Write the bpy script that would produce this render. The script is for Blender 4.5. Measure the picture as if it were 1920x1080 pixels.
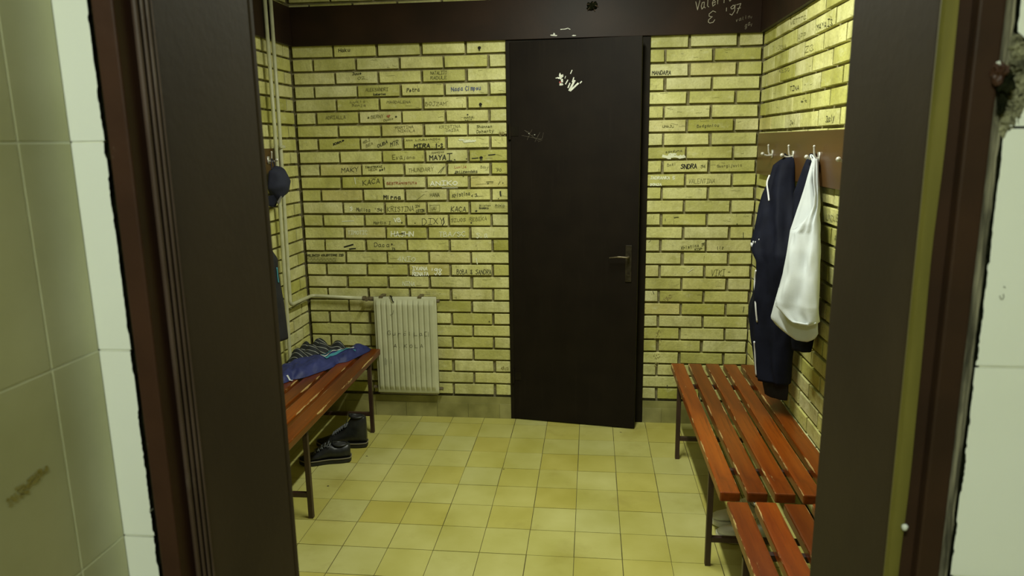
import bpy, bmesh, math, random
from mathutils import Vector, Matrix, noise

for _o in list(bpy.data.objects):
    bpy.data.objects.remove(_o)
scene = bpy.context.scene
COL = scene.collection
R = math.radians
random.seed(7)

# ---------------------------------------------------------------- camera
cam_data = bpy.data.cameras.new('camera')
cam_data.sensor_fit = 'HORIZONTAL'
cam_data.sensor_width = 36.0
cam_data.lens = 36.0 * 1334.0 / 1920.0
cam_data.clip_start = 0.02
cam = bpy.data.objects.new('camera', cam_data)
COL.objects.link(cam)
yaw, pitch, roll = R(6.432), R(11.5646), R(-0.8346)
fw = Vector((-math.sin(yaw) * math.cos(pitch), math.cos(yaw) * math.cos(pitch), -math.sin(pitch)))
r0 = Vector((math.cos(yaw), math.sin(yaw), 0))
u0 = r0.cross(fw)
rt = r0 * math.cos(roll) + u0 * math.sin(roll)
up = -r0 * math.sin(roll) + u0 * math.cos(roll)
m3 = Matrix((rt, up, -fw)).transposed()
cam.matrix_world = Matrix.Translation((0.26219, -4.20718, 1.70346)) @ m3.to_4x4()
cam_data.dof.use_dof = True
cam_data.dof.focus_distance = 3.8
cam_data.dof.aperture_fstop = 9.0
scene.camera = cam

# ---------------------------------------------------------------- world, lamps, exposure
world = bpy.data.worlds.new('world')
scene.world = world
world.use_nodes = True
world.node_tree.nodes['Background'].inputs[0].default_value = (0.8, 0.9, 0.6, 1)
world.node_tree.nodes['Background'].inputs[1].default_value = 0.004
scene.view_settings.view_transform = 'Standard'
scene.view_settings.look = 'None'
scene.view_settings.exposure = 0.0
scene.view_settings.gamma = 1.0
scene.view_settings.use_curve_mapping = False

CEIL = 2.86
LIGHT_COL = (0.97, 1.0, 0.84)


def area_lamp(name, loc, sx, sy, watts, color, tilt=(0, 0, 0)):
    l = bpy.data.lights.new(name, 'AREA')
    l.shape = 'RECTANGLE'
    l.size = sx
    l.size_y = sy
    l.energy = watts
    l.color = color
    o = bpy.data.objects.new(name, l)
    o.location = loc
    o.rotation_euler = tilt
    COL.objects.link(o)
    return o


area_lamp('changing_room_tube_light', (0.22, -1.55, CEIL - 0.10), 0.06, 1.15, 56, LIGHT_COL)
area_lamp('entry_tube_light', (0.04, -4.80, CEIL - 0.10), 0.5, 0.16, 30, (0.90, 1.0, 0.88))


# ---------------------------------------------------------------- materials
def mat(name, c1, c2=None, rough=0.6, scale=8.0, bump=0.0, bscale=60.0, coat=0.0, island=None,
        metallic=0.0, stretch=(1, 1, 1), coords='Object', spec=0.5, lo=0.35, hi=0.65, detail=5.0):
    """noise blend c1..c2, optional tint per mesh island, optional bump"""
    m = bpy.data.materials.new(name)
    m.use_nodes = True
    nt = m.node_tree
    N, L = nt.nodes, nt.links
    b = N['Principled BSDF']
    b.inputs['Roughness'].default_value = rough
    b.inputs['Metallic'].default_value = metallic
    b.inputs['Coat Weight'].default_value = coat
    b.inputs['Coat Roughness'].default_value = 0.25
    b.inputs['Specular IOR Level'].default_value = spec
    tc = N.new('ShaderNodeTexCoord')
    mp = N.new('ShaderNodeMapping')
    mp.inputs['Scale'].default_value = stretch
    L.new(tc.outputs[coords], mp.inputs[0])
    c2 = c2 or c1
    no = N.new('ShaderNodeTexNoise')
    no.inputs['Scale'].default_value = scale
    no.inputs['Detail'].default_value = detail
    L.new(mp.outputs[0], no.inputs['Vector'])
    cr = N.new('ShaderNodeValToRGB')
    cr.color_ramp.elements[0].position = lo
    cr.color_ramp.elements[1].position = hi
    cr.color_ramp.elements[0].color = (*c1, 1)
    cr.color_ramp.elements[1].color = (*c2, 1)
    L.new(no.outputs['Fac'], cr.inputs[0])
    out = cr.outputs[0]
    if island:
        g = N.new('ShaderNodeNewGeometry')
        r2 = N.new('ShaderNodeValToRGB')
        r2.color_ramp.elements[0].position = 0.0
        r2.color_ramp.elements[0].color = (*island[0], 1)
        r2.color_ramp.elements[1].position = 1.0
        r2.color_ramp.elements[1].color = (*island[-1], 1)
        for k, c in enumerate(island[1:-1]):
            e = r2.color_ramp.elements.new((k + 1) / (len(island) - 1))
            e.color = (*c, 1)
        L.new(g.outputs['Random Per Island'], r2.inputs[0])
        mx = N.new('ShaderNodeMix')
        mx.data_type = 'RGBA'
        mx.blend_type = 'MULTIPLY'
        mx.inputs['Factor'].default_value = 1
        L.new(out, mx.inputs['A'])
        L.new(r2.outputs[0], mx.inputs['B'])
        out = mx.outputs['Result']
    L.new(out, b.inputs['Base Color'])
    if bump:
        n2 = N.new('ShaderNodeTexNoise')
        n2.inputs['Scale'].default_value = bscale
        n2.inputs['Detail'].default_value = 6
        L.new(mp.outputs[0], n2.inputs['Vector'])
        bp = N.new('ShaderNodeBump')
        bp.inputs['Strength'].default_value = bump
        bp.inputs['Distance'].default_value = 0.004
        L.new(n2.outputs['Fac'], bp.inputs['Height'])
        L.new(bp.outputs[0], b.inputs['Normal'])
    m['out'] = 1
    return m


def overlay(m, color, scale, lo, hi, stretch=(1, 1, 1), kind='noise', strength=1.0, loc=(0, 0, 0)):
    """second pattern laid over a material's own colour: stains, scuffs, dirt with their own shape"""
    nt = m.node_tree
    N, L = nt.nodes, nt.links
    b = N['Principled BSDF']
    src = b.inputs['Base Color'].links[0].from_socket
    tc = N.new('ShaderNodeTexCoord')
    mp = N.new('ShaderNodeMapping')
    mp.inputs['Scale'].default_value = stretch
    mp.inputs['Location'].default_value = loc
    L.new(tc.outputs['Object'], mp.inputs[0])
    no = N.new('ShaderNodeTexNoise')
    no.inputs['Scale'].default_value = scale
    no.inputs['Detail'].default_value = 6
    no.inputs['Roughness'].default_value = 0.65
    L.new(mp.outputs[0], no.inputs['Vector'])
    mr = N.new('ShaderNodeMapRange')
    mr.inputs['From Min'].default_value = lo
    mr.inputs['From Max'].default_value = hi
    mr.inputs['To Max'].default_value = strength
    L.new(no.outputs['Fac'], mr.inputs[0])
    mx = N.new('ShaderNodeMix')
    mx.data_type = 'RGBA'
    L.new(mr.outputs[0], mx.inputs['Factor'])
    L.new(src, mx.inputs['A'])
    mx.inputs['B'].default_value = (*color, 1)
    L.new(mx.outputs['Result'], b.inputs['Base Color'])
    return m


M = {}
M['brick'] = mat('glazed_yellow_brick', (0.56, 0.55, 0.185), (0.82, 0.80, 0.40), rough=0.62, scale=7, bump=0.8, bscale=48,
                 island=[(0.62, 0.62, 0.28), (0.92, 0.92, 0.95), (1.0, 1.0, 0.9), (0.95, 0.95, 1.05), (0.85, 0.85, 0.60),
                         (1.0, 0.98, 0.95), (0.72, 0.72, 0.40), (0.98, 0.97, 1.1), (0.90, 0.84, 0.70)], lo=0.3, hi=0.7)
overlay(M['brick'], (0.22, 0.20, 0.035), 5.5, 0.50, 0.80, (1, 1, 0.6), strength=0.6)
overlay(M['brick'], (0.30, 0.28, 0.10), 22, 0.50, 0.70, (1, 1, 0.5), strength=0.40)
overlay(M['brick'], (0.34, 0.31, 0.11), 110, 0.45, 0.75, strength=0.45)
overlay(M['brick'], (0.80, 0.80, 0.50), 16, 0.56, 0.72, (0.8, 0.8, 1.6), strength=0.35)
overlay(M['brick'], (0.20, 0.17, 0.07), 42, 0.60, 0.72, (0.7, 0.7, 2.2), strength=0.5)
M['mortar'] = mat('grey_brown_mortar', (0.16, 0.14, 0.06), (0.26, 0.23, 0.12), rough=0.95, scale=20, bump=0.8, bscale=120)
M['floor'] = mat('cream_floor_tile', (0.40, 0.368, 0.080), (0.53, 0.50, 0.160), rough=0.38, scale=3.2, bump=0.05, bscale=80,
                 island=[(0.96, 0.91, 0.72), (1.03, 1.03, 1.0), (1.02, 1.06, 1.38), (1.0, 0.97, 0.82), (1.06, 1.08, 1.28), (0.95, 0.94, 0.85)], lo=0.3, hi=0.7)
overlay(M['floor'], (0.25, 0.19, 0.03), 2.6, 0.56, 0.80, strength=0.55)
overlay(M['floor'], (0.10, 0.08, 0.03), 30, 0.74, 0.78, strength=0.7)
M['grout'] = mat('dark_floor_grout', (0.08, 0.07, 0.015), (0.13, 0.11, 0.035), rough=0.9, scale=12)
M['skirt'] = mat('olive_skirting_tile', (0.24, 0.23, 0.08), (0.36, 0.34, 0.13), rough=0.5, scale=9,
                 island=[(0.85, 0.85, 0.8), (1, 1, 1), (0.95, 0.95, 1.1)])
M['door'] = mat('dark_brown_door_paint', (0.0075, 0.0048, 0.0030), (0.0105, 0.0070, 0.0042), rough=0.6, scale=6, bump=0.05, spec=0.15)
overlay(M['door'], (0.018, 0.013, 0.009), 4, 0.55, 0.8, (12, 12, 0.6), strength=0.6)
M['frame_far'] = mat('black_brown_frame_paint', (0.008, 0.006, 0.003), (0.014, 0.010, 0.005), rough=0.6, spec=0.15, scale=9)
M['beam'] = mat('dark_brown_painted_board', (0.016, 0.009, 0.005), (0.030, 0.015, 0.008), rough=0.5, scale=3, bump=0.05, spec=0.2)
M['jamb'] = mat('brown_jamb_paint', (0.046, 0.032, 0.018), (0.060, 0.042, 0.023), rough=0.7, scale=5, bump=0.08, bscale=90, spec=0.15)
overlay(M['jamb'], (0.022, 0.014, 0.008), 3, 0.6, 0.75, strength=0.5)
M['casing'] = mat('reddish_brown_casing_paint', (0.038, 0.015, 0.007), (0.052, 0.021, 0.010), rough=0.5, scale=12, bump=0.1, spec=0.3)
overlay(M['casing'], (0.22, 0.18, 0.13), 60, 0.66, 0.74, (1, 1, 0.5), strength=0.8)
M['casing_shaded'] = mat('shaded_brown_casing_paint', (0.028, 0.014, 0.007), (0.040, 0.019, 0.009), rough=0.5, scale=12, bump=0.1, spec=0.3)  # same paint as casing, with the right side's weaker light put into the colour
M['rib'] = mat('worn_ribbed_brown_moulding', (0.060, 0.036, 0.022), (0.10, 0.065, 0.045), rough=0.5, scale=30, stretch=(1, 1, 0.3))
overlay(M['rib'], (0.24, 0.20, 0.15), 26, 0.55, 0.75, (1, 1, 0.25), strength=0.55)
M['ochre'] = mat('bare_ochre_strip', (0.105, 0.092, 0.009), (0.16, 0.138, 0.020), rough=0.7, scale=14, stretch=(3, 3, 0.4))
M['filler'] = mat('blackened_edge_filler', (0.004, 0.005, 0.002), (0.014, 0.015, 0.006), rough=1.0, scale=60, bump=0.8, spec=0.05)
M['plaster_rough'] = mat('crumbling_grey_green_plaster', (0.035, 0.032, 0.014), (0.26, 0.25, 0.14), rough=0.95, scale=70, bump=1.0, bscale=160)
M['bead'] = mat('brushed_grey_plaster_bead', (0.05, 0.045, 0.025), (0.24, 0.22, 0.14), rough=0.9, scale=60, stretch=(4, 1, 0.35), bump=0.5, bscale=80)
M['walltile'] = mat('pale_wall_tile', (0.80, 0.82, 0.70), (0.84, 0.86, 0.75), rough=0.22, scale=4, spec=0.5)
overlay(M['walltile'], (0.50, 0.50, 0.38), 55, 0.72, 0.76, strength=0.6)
M['walltile_side'] = mat('dimmed_grimy_wall_tile', (0.48, 0.48, 0.26), (0.62, 0.62, 0.38), rough=0.3, scale=5)  # grime, plus the side wall's dimness under grazing light put into the colour
M['tilegrout'] = mat('pale_tile_grout', (0.72, 0.74, 0.55), (0.86, 0.88, 0.70), rough=0.8, scale=30)  # the glaze highlight along the tile edges is put into this pale grout
M['stain'] = mat('rusty_tile_stain', (0.30, 0.24, 0.03), (0.44, 0.40, 0.15), rough=0.4, scale=60)
M['plain'] = mat('dull_ochre_plaster', (0.14, 0.13, 0.06), (0.20, 0.19, 0.09), rough=0.9, scale=2)
M['radiator'] = mat('cream_radiator_enamel', (0.50, 0.51, 0.34), (0.58, 0.59, 0.41), rough=0.35, scale=8, spec=0.5)
M['rad_back'] = mat('dark_steel_convector', (0.16, 0.14, 0.08), (0.22, 0.20, 0.12), rough=0.6)  # darker metal colour behind the cream front panel
M['pipe'] = mat('cream_pipe_paint', (0.46, 0.46, 0.28), (0.54, 0.54, 0.35), rough=0.4, scale=18)
M['valve'] = mat('grimy_brass_fitting', (0.10, 0.08, 0.05), (0.22, 0.18, 0.11), rough=0.45, metallic=0.4, scale=50)
M['bronze'] = mat('dull_bronze_plate', (0.035, 0.028, 0.018), (0.06, 0.05, 0.035), rough=0.35, metallic=0.6, scale=50)
M['steel'] = mat('dark_brown_painted_steel', (0.030, 0.014, 0.010), (0.050, 0.024, 0.018), rough=0.45)
M['chrome'] = mat('tarnished_chrome', (0.52, 0.48, 0.42), (0.66, 0.62, 0.55), rough=0.25, metallic=0.9, scale=40)
M['hookwhite'] = mat('chipped_enamel_hook', (0.50, 0.48, 0.42), (0.70, 0.68, 0.60), rough=0.3, metallic=0.3, scale=60)
M['rack'] = mat('brown_varnished_rack_board', (0.060, 0.028, 0.006), (0.095, 0.042, 0.009), rough=0.4, scale=7, stretch=(1, 0.15, 1), coat=0.2)
M['ink_k'] = mat('black_felt_pen', (0.045, 0.045, 0.02), rough=0.7)
M['ink_K'] = mat('heavy_black_marker', (0.015, 0.016, 0.008), rough=0.7)
M['ink_d'] = mat('faded_pen', (0.10, 0.10, 0.03), rough=0.8)
M['ink_f'] = mat('faint_pencil', (0.20, 0.19, 0.07), rough=0.8)
M['ink_r'] = mat('faded_red_pen', (0.36, 0.13, 0.06), rough=0.8)
M['ink_b'] = mat('blue_ball_pen', (0.10, 0.12, 0.22), rough=0.8)
M['ink_w'] = mat('white_correction_fluid', (0.80, 0.82, 0.60), rough=0.6)
M['ink_W'] = mat('bright_correction_fluid', (0.95, 0.97, 0.80), rough=0.6)
M['ink_c'] = mat('white_chalk', (0.42, 0.38, 0.30), rough=0.9)
M['ink_e'] = mat('thin_chalk', (0.22, 0.19, 0.14), rough=0.9)
M['ink_h'] = mat('drilled_hole_black', (0.012, 0.010, 0.006), rough=0.9)
M['ink_m'] = mat('damp_mould_smudge', (0.22, 0.18, 0.05), (0.36, 0.32, 0.12), rough=0.9, scale=80)
M['navy'] = mat('navy_tracksuit_fabric', (0.0035, 0.0042, 0.011), (0.0065, 0.0078, 0.018), rough=0.75, scale=14, bump=0.12, bscale=300, spec=0.15)
M['blackcloth'] = mat('black_fabric', (0.008, 0.008, 0.010), (0.014, 0.014, 0.016), rough=0.85, scale=14)
M['white'] = mat('white_jersey_fabric', (0.54, 0.58, 0.60), (0.60, 0.64, 0.65), rough=0.8, scale=10, bump=0.10, bscale=220)
M['piping'] = mat('white_piping', (0.72, 0.72, 0.74), rough=0.7)
M['royal'] = mat('deep_blue_sport_fabric', (0.014, 0.022, 0.115), (0.026, 0.036, 0.17), rough=0.6, scale=12, bump=0.2, bscale=40)
M['teal'] = mat('turquoise_stripe', (0.05, 0.26, 0.34), rough=0.6)
M['stripew'] = mat('white_stripe', (0.62, 0.66, 0.66), rough=0.6)
M['capfabric'] = mat('navy_cap_cotton', (0.012, 0.014, 0.030), (0.020, 0.023, 0.045), rough=0.85, bump=0.2, bscale=250)
M['captag'] = mat('grey_cap_strap', (0.16, 0.15, 0.13), rough=0.7)
M['leather'] = mat('black_shoe_leather', (0.010, 0.011, 0.012), (0.018, 0.020, 0.022), rough=0.38, scale=40, bump=0.15)
M['sole'] = mat('dark_rubber_sole', (0.014, 0.013, 0.009), rough=0.7)
M['welt'] = mat('tan_grey_welt', (0.19, 0.17, 0.10), rough=0.7)
M['lace'] = mat('grey_black_lace', (0.13, 0.14, 0.15), rough=0.7)
M['trainer'] = mat('white_trainer_leather', (0.66, 0.66, 0.55), (0.74, 0.74, 0.64), rough=0.5, scale=20)
M['trainer_dark'] = mat('dark_trainer_lining', (0.03, 0.03, 0.03), rough=0.8)
M['chip'] = mat('chipped_white_paint', (0.55, 0.56, 0.48), (0.82, 0.84, 0.74), rough=0.6, scale=90)
M['redspot'] = mat('red_paint_fleck', (0.40, 0.06, 0.06), rough=0.6)
M['housing'] = mat('white_lamp_housing', (0.8, 0.8, 0.76), rough=0.4)
M['leaflitter'] = mat('dark_floor_litter', (0.07, 0.06, 0.03), rough=0.9)


def wood_material():
    """red-brown varnish, grain along the slat, arrises rubbed through to pale wood in patches"""
    m = mat('red_brown_varnished_slat', (0.10, 0.015, 0.002), (0.27, 0.054, 0.004), rough=0.34, scale=5,
            stretch=(3.5, 0.35, 3.5), bump=0.10, bscale=30, spec=0.35, coat=0.12, lo=0.25, hi=0.75)
    overlay(m, (0.42, 0.12, 0.008), 2.0, 0.45, 0.7, (1.5, 0.5, 1.5), strength=0.35)
    overlay(m, (0.045, 0.010, 0.003), 26, 0.52, 0.72, (2.5, 0.10, 2.5), strength=0.7)
    overlay(m, (0.030, 0.008, 0.003), 7, 0.58, 0.78, (1.5, 0.5, 1.5), strength=0.6, loc=(3, 1, 2))
    nt = m.node_tree
    N, L = nt.nodes, nt.links
    b = N['Principled BSDF']
    tc = N.new('ShaderNodeTexCoord')
    sx = N.new('ShaderNodeSeparateXYZ')
    L.new(tc.outputs['Object'], sx.inputs[0])
    ab = N.new('ShaderNodeMath'); ab.operation = 'ABSOLUTE'
    L.new(sx.outputs['X'], ab.inputs[0])
    ed = N.new('ShaderNodeMapRange')
    ed.inputs['From Min'].default_value = 0.0300
    ed.inputs['From Max'].default_value = 0.0345
    L.new(ab.outputs[0], ed.inputs[0])
    oi = N.new('ShaderNodeObjectInfo')
    ad = N.new('ShaderNodeVectorMath'); ad.operation = 'ADD'
    cm = N.new('ShaderNodeCombineXYZ')
    ml = N.new('ShaderNodeMath'); ml.operation = 'MULTIPLY'; ml.inputs[1].default_value = 40
    L.new(oi.outputs['Random'], ml.inputs[0])
    L.new(ml.outputs[0], cm.inputs[1])
    L.new(tc.outputs['Object'], ad.inputs[0]); L.new(cm.outputs[0], ad.inputs[1])
    mp = N.new('ShaderNodeMapping'); mp.inputs['Scale'].default_value = (1, 0.18, 1)
    L.new(ad.outputs[0], mp.inputs[0])
    no = N.new('ShaderNodeTexNoise'); no.inputs['Scale'].default_value = 24; no.inputs['Detail'].default_value = 7
    no.inputs['Roughness'].default_value = 0.7
    L.new(mp.outputs[0], no.inputs['Vector'])
    # threshold drops towards the arris
    ma = N.new('ShaderNodeMath'); ma.operation = 'MULTIPLY_ADD'
    ma.inputs[1].default_value = 0.165
    L.new(ed.outputs[0], ma.inputs[0]); L.new(no.outputs['Fac'], ma.inputs[2])
    zt = N.new('ShaderNodeMapRange')                 # only the upper arrises rub through
    zt.inputs['From Min'].default_value = -0.016
    zt.inputs['From Max'].default_value = -0.004
    L.new(sx.outputs['Z'], zt.inputs[0])
    em = N.new('ShaderNodeMath'); em.operation = 'MULTIPLY'
    L.new(ed.outputs[0], em.inputs[0]); L.new(zt.outputs[0], em.inputs[1])
    L.new(em.outputs[0], ma.inputs[0])
    st = N.new('ShaderNodeMapRange')
    st.inputs['From Min'].default_value = 0.670
    st.inputs['From Max'].default_value = 0.715
    L.new(ma.outputs[0], st.inputs[0])
    rv = N.new('ShaderNodeMapRange')
    rv.inputs['To Min'].default_value = 0.62
    rv.inputs['To Max'].default_value = 1.15
    L.new(oi.outputs['Random'], rv.inputs[0])
    vm = N.new('ShaderNodeMix'); vm.data_type = 'RGBA'; vm.blend_type = 'MULTIPLY'
    vm.inputs['Factor'].default_value = 1
    L.new(b.inputs['Base Color'].links[0].from_socket, vm.inputs['A'])
    L.new(rv.outputs[0], vm.inputs['B'])
    mx = N.new('ShaderNodeMix'); mx.data_type = 'RGBA'
    L.new(st.outputs[0], mx.inputs['Factor'])
    L.new(vm.outputs['Result'], mx.inputs['A'])
    mx.inputs['B'].default_value = (0.56, 0.38, 0.15, 1)
    L.new(mx.outputs['Result'], b.inputs['Base Color'])
    return m


M['slat'] = wood_material()
overlay(M['slat'], (0.52, 0.36, 0.15), 55, 0.705, 0.735, (1, 0.5, 1), strength=0.9)


def striped_material():
    m = mat('black_cloth_with_fine_white_stripes', (0.012, 0.014, 0.016), rough=0.75)
    nt = m.node_tree
    N, L = nt.nodes, nt.links
    b = N['Principled BSDF']
    uv = N.new('ShaderNodeAttribute'); uv.attribute_name = 'strip'
    mm = N.new('ShaderNodeMath'); mm.operation = 'FRACT'
    L.new(uv.outputs['Fac'], mm.inputs[0])
    lt = N.new('ShaderNodeMath'); lt.operation = 'LESS_THAN'; lt.inputs[1].default_value = 0.10
    L.new(mm.outputs[0], lt.inputs[0])
    mx = N.new('ShaderNodeMix'); mx.data_type = 'RGBA'
    L.new(lt.outputs[0], mx.inputs['Factor'])
    mx.inputs['A'].default_value = (0.012, 0.015, 0.018, 1)
    mx.inputs['B'].default_value = (0.42, 0.43, 0.38, 1)
    L.new(mx.outputs['Result'], b.inputs['Base Color'])
    return m


M['striped'] = striped_material()


# ---------------------------------------------------------------- helpers
def link(name, bm, mats, parent=None, smooth=False, loc=None):
    me = bpy.data.meshes.new(name)
    bm.normal_update()
    bm.to_mesh(me)
    bm.free()
    if smooth:
        for p in me.polygons:
            p.use_smooth = True
    for k in (mats if isinstance(mats, (list, tuple)) else [mats]):
        me.materials.append(M[k])
    o = bpy.data.objects.new(name, me)
    COL.objects.link(o)
    if loc is not None:
        o.location = loc
    if parent is not None:
        o.parent = parent
    return o


def empty(name, loc=(0, 0, 0), rz=0.0, label=None, cat=None, group=None, kind=None):
    o = bpy.data.objects.new(name, None)
    o.empty_display_size = 0.1
    o.location = loc
    o.rotation_euler = (0, 0, rz)
    COL.objects.link(o)
    tag(o, label, cat, group, kind)
    return o


def tag(o, label=None, cat=None, group=None, kind=None):
    if label: o['label'] = label
    if cat: o['category'] = cat
    if group: o['group'] = group
    if kind: o['kind'] = kind
    return o


def box(bm, x0, x1, y0, y1, z0, z1, mi=0, bev=0.0):
    v = [bm.verts.new(p) for p in ((x0, y0, z0), (x1, y0, z0), (x1, y1, z0), (x0, y1, z0),
                                   (x0, y0, z1), (x1, y0, z1), (x1, y1, z1), (x0, y1, z1))]
    fs = [bm.faces.new([v[i] for i in q]) for q in ((0, 3, 2, 1), (4, 5, 6, 7), (0, 1, 5, 4), (1, 2, 6, 5), (2, 3, 7, 6), (3, 0, 4, 7))]
    for f in fs:
        f.material_index = mi
    if bev:
        es = list({e for f in fs for e in f.edges})
        r = bmesh.ops.bevel(bm, geom=es, offset=bev, segments=2, affect='EDGES', profile=0.6)
        for f in r['faces']:
            f.material_index = mi
    return v


def loft(bm, rings, mi=0, cap=True):
    rv = [[bm.verts.new(p) for p in r] for r in rings]
    n = len(rv[0])
    for a, b in zip(rv, rv[1:]):
        for i in range(n):
            f = bm.faces.new((a[i], a[(i + 1) % n], b[(i + 1) % n], b[i]))
            f.material_index = mi
    if cap:
        for r, rev in ((rv[0], True), (rv[-1], False)):
            f = bm.faces.new(list(reversed(r)) if rev else r)
            f.material_index = mi
    return rv


def tube(bm, pts, r, n=10, mi=0, close=False):
    pts = [Vector(p) for p in pts]
    rings = []
    prev = None
    for i, p in enumerate(pts):
        a = pts[max(i - 1, 0)]
        b = pts[min(i + 1, len(pts) - 1)]
        t = (b - a).normalized()
        if prev is None:
            s = t.orthogonal().normalized()
        else:
            s = (prev - t * prev.dot(t)).normalized()
        prev = s
        w = t.cross(s)
        rr = r[i] if isinstance(r, (list, tuple)) else r
        rings.append([p + (s * math.cos(2 * math.pi * k / n) + w * math.sin(2 * math.pi * k / n)) * rr for k in range(n)])
    loft(bm, rings, mi)


def smoothpath(pts, sub=6):
    P = [Vector(p) for p in pts]
    P = [P[0]] + P + [P[-1]]
    out = []
    for i in range(1, len(P) - 2):
        for k in range(sub):
            t = k / sub
            a, b, c, d = P[i - 1], P[i], P[i + 1], P[i + 2]
            out.append(0.5 * ((2 * b) + (c - a) * t + (2 * a - 5 * b + 4 * c - d) * t * t + (3 * b - a - 3 * c + d) * t ** 3))
    out.append(P[-2])
    return out


def fillet(pts, r=0.03, n=5):
    P = [Vector(p) for p in pts]
    out = [P[0]]
    for i in range(1, len(P) - 1):
        a = (P[i - 1] - P[i]).normalized() * r + P[i]
        b = (P[i + 1] - P[i]).normalized() * r + P[i]
        for k in range(n + 1):
            t = k / n
            out.append(a * (1 - t) ** 2 + P[i] * 2 * t * (1 - t) + b * t * t)
    out.append(P[-1])
    return out


def blob(bm, c, rx, ry, rz, seed=0, amp=0.25, fr=3.0, mi=0, sub=3):
    r = bmesh.ops.create_icosphere(bm, subdivisions=sub, radius=1.0)
    for v in r['verts']:
        n = noise.noise(v.co * fr + Vector((seed * 7.1, seed * 3.3, 0)))
        s = 1 + amp * n
        v.co = Vector((c[0] + v.co.x * rx * s, c[1] + v.co.y * ry * s, c[2] + v.co.z * rz * s))
    for f in {f for v in r['verts'] for f in v.link_faces}:
        f.material_index = mi


# ---------------------------------------------------------------- handwriting: strokes on a 4 x 6 grid
GL = {
    'A': '00 26 40|12 32', 'B': '00 06 26 35 24 03|24 33 41 30 00', 'C': '45 26 04 02 20 41', 'D': '00 06 26 44 42 20 00',
    'E': '46 06 00 40|03 33', 'F': '46 06 00|03 33', 'G': '45 26 04 02 20 41 43 23', 'H': '00 06|03 43|46 40', 'I': '06 46|26 20|00 40',
    'J': '16 46|36 31 20 01', 'K': '00 06|46 03 40', 'L': '06 00 40', 'M': '00 06 23 46 40', 'N': '00 06 40 46',
    'O': '20 02 04 26 44 42 20', 'P': '00 06 36 45 34 03', 'R': '00 06 36 45 34 03|23 40', 'S': '45 26 05 14 33 42 20 01',
    'T': '06 46|26 20', 'U': '06 01 20 41 46', 'V': '06 20 46', 'X': '00 46|06 40', 'Y': '06 23 46|23 20', 'Z': '06 46 00 40',
    'a': '34 14 02 10 31|34 31 40', 'b': '06 00 20 32 23 03', 'c': '33 14 02 10 31', 'd': '36 30|31 10 02 14 33', 'e': '02 32 23 14 02 10 31',
    'f': '35 26 15 10|03 33', 'g': '33 14 02 10 31|34 3: 1; 0:', 'h': '06 00|03 24 32 30', 'i': '14 10|15 16', 'j': '24 2: 1; 0:|25 26',
    'k': '06 00|34 02 30', 'l': '16 11 20', 'm': '00 04|03 14 22 20|23 34 42 40', 'n': '00 04|03 24 32 30', 'o': '10 02 14 32 10',
    'p': '0; 04|03 24 32 20 01', 'r': '00 04|02 14 33', 's': '33 14 03 22 31 10 01', 't': '16 11 20 30|04 34', 'u': '04 01 10 31|34 30',
    'v': '04 10 34', 'w': '04 10 22 30 44', 'y': '04 20|44 0;', 'z': '04 34 00 30',
    '0': '20 02 04 26 44 42 20', '1': '14 26 20', '2': '05 26 35 33 00 40', '3': '05 26 35 23 41 20 01', '4': '36 02 42|34 30',
    '5': '46 06 03 33 41 20 00', '7': '06 46 10|13 43', '8': '23 05 26 45 23 01 20 41 23', '9': '45 26 05 14 34 46 42 20 01',
    "'": '26 24', '-': '03 33', '/': '00 46', '+': '03 43|25 21', '.': '10 11', ',': '11 0;', '!': '26 22|20 21', '<': '35 03 31',
    '#': '45 26 05 04 23|23 02 01 10 30 41',
    '&': '40 05 26 35 01 20 42', ';': '11 12', '[': '36 06 00 30', ' ': '',
}
OFFS = {':': -1, ';': -2}


def glyph(ch):
    out = []
    for st in GL.get(ch, '').split('|'):
        pts = []
        for p in st.split():
            pts.append((float(p[0]), float(OFFS.get(p[1], p[1]))))
        if len(pts) > 1:
            out.append(pts)
    return out


INKW = {'k': 0.0030, 'K': 0.0048, 'd': 0.0024, 'f': 0.0022, 'r': 0.0026, 'b': 0.0036, 'w': 0.0043, 'W': 0.0052, 'c': 0.0036, 'e': 0.0022}


LIFT = [0.0, 0]                     # every pen stroke lies a hair above the one before it


def next_lift():
    LIFT[1] = (LIFT[1] + 1) % 29
    LIFT[0] = LIFT[1] * 1.6e-5


def stroke(bm, pts, w, place, mi):
    """thin ribbon along pts (u, v) on a surface; place(u, v) -> 3D"""
    for (u0_, v0_), (u1_, v1_) in zip(pts, pts[1:]):
        dx, dy = u1_ - u0_, v1_ - v0_
        l = math.hypot(dx, dy)
        if l < 1e-6: continue
        next_lift()
        nx, ny = -dy / l * w / 2, dx / l * w / 2
        ex, ey = dx / l * w * 0.35, dy / l * w * 0.35
        q = [(u0_ - ex + nx, v0_ - ey + ny), (u0_ - ex - nx, v0_ - ey - ny), (u1_ + ex - nx, v1_ + ey - ny), (u1_ + ex + nx, v1_ + ey + ny)]
        f = bm.faces.new([bm.verts.new(place(*p)) for p in q])
        f.material_index = mi


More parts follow.
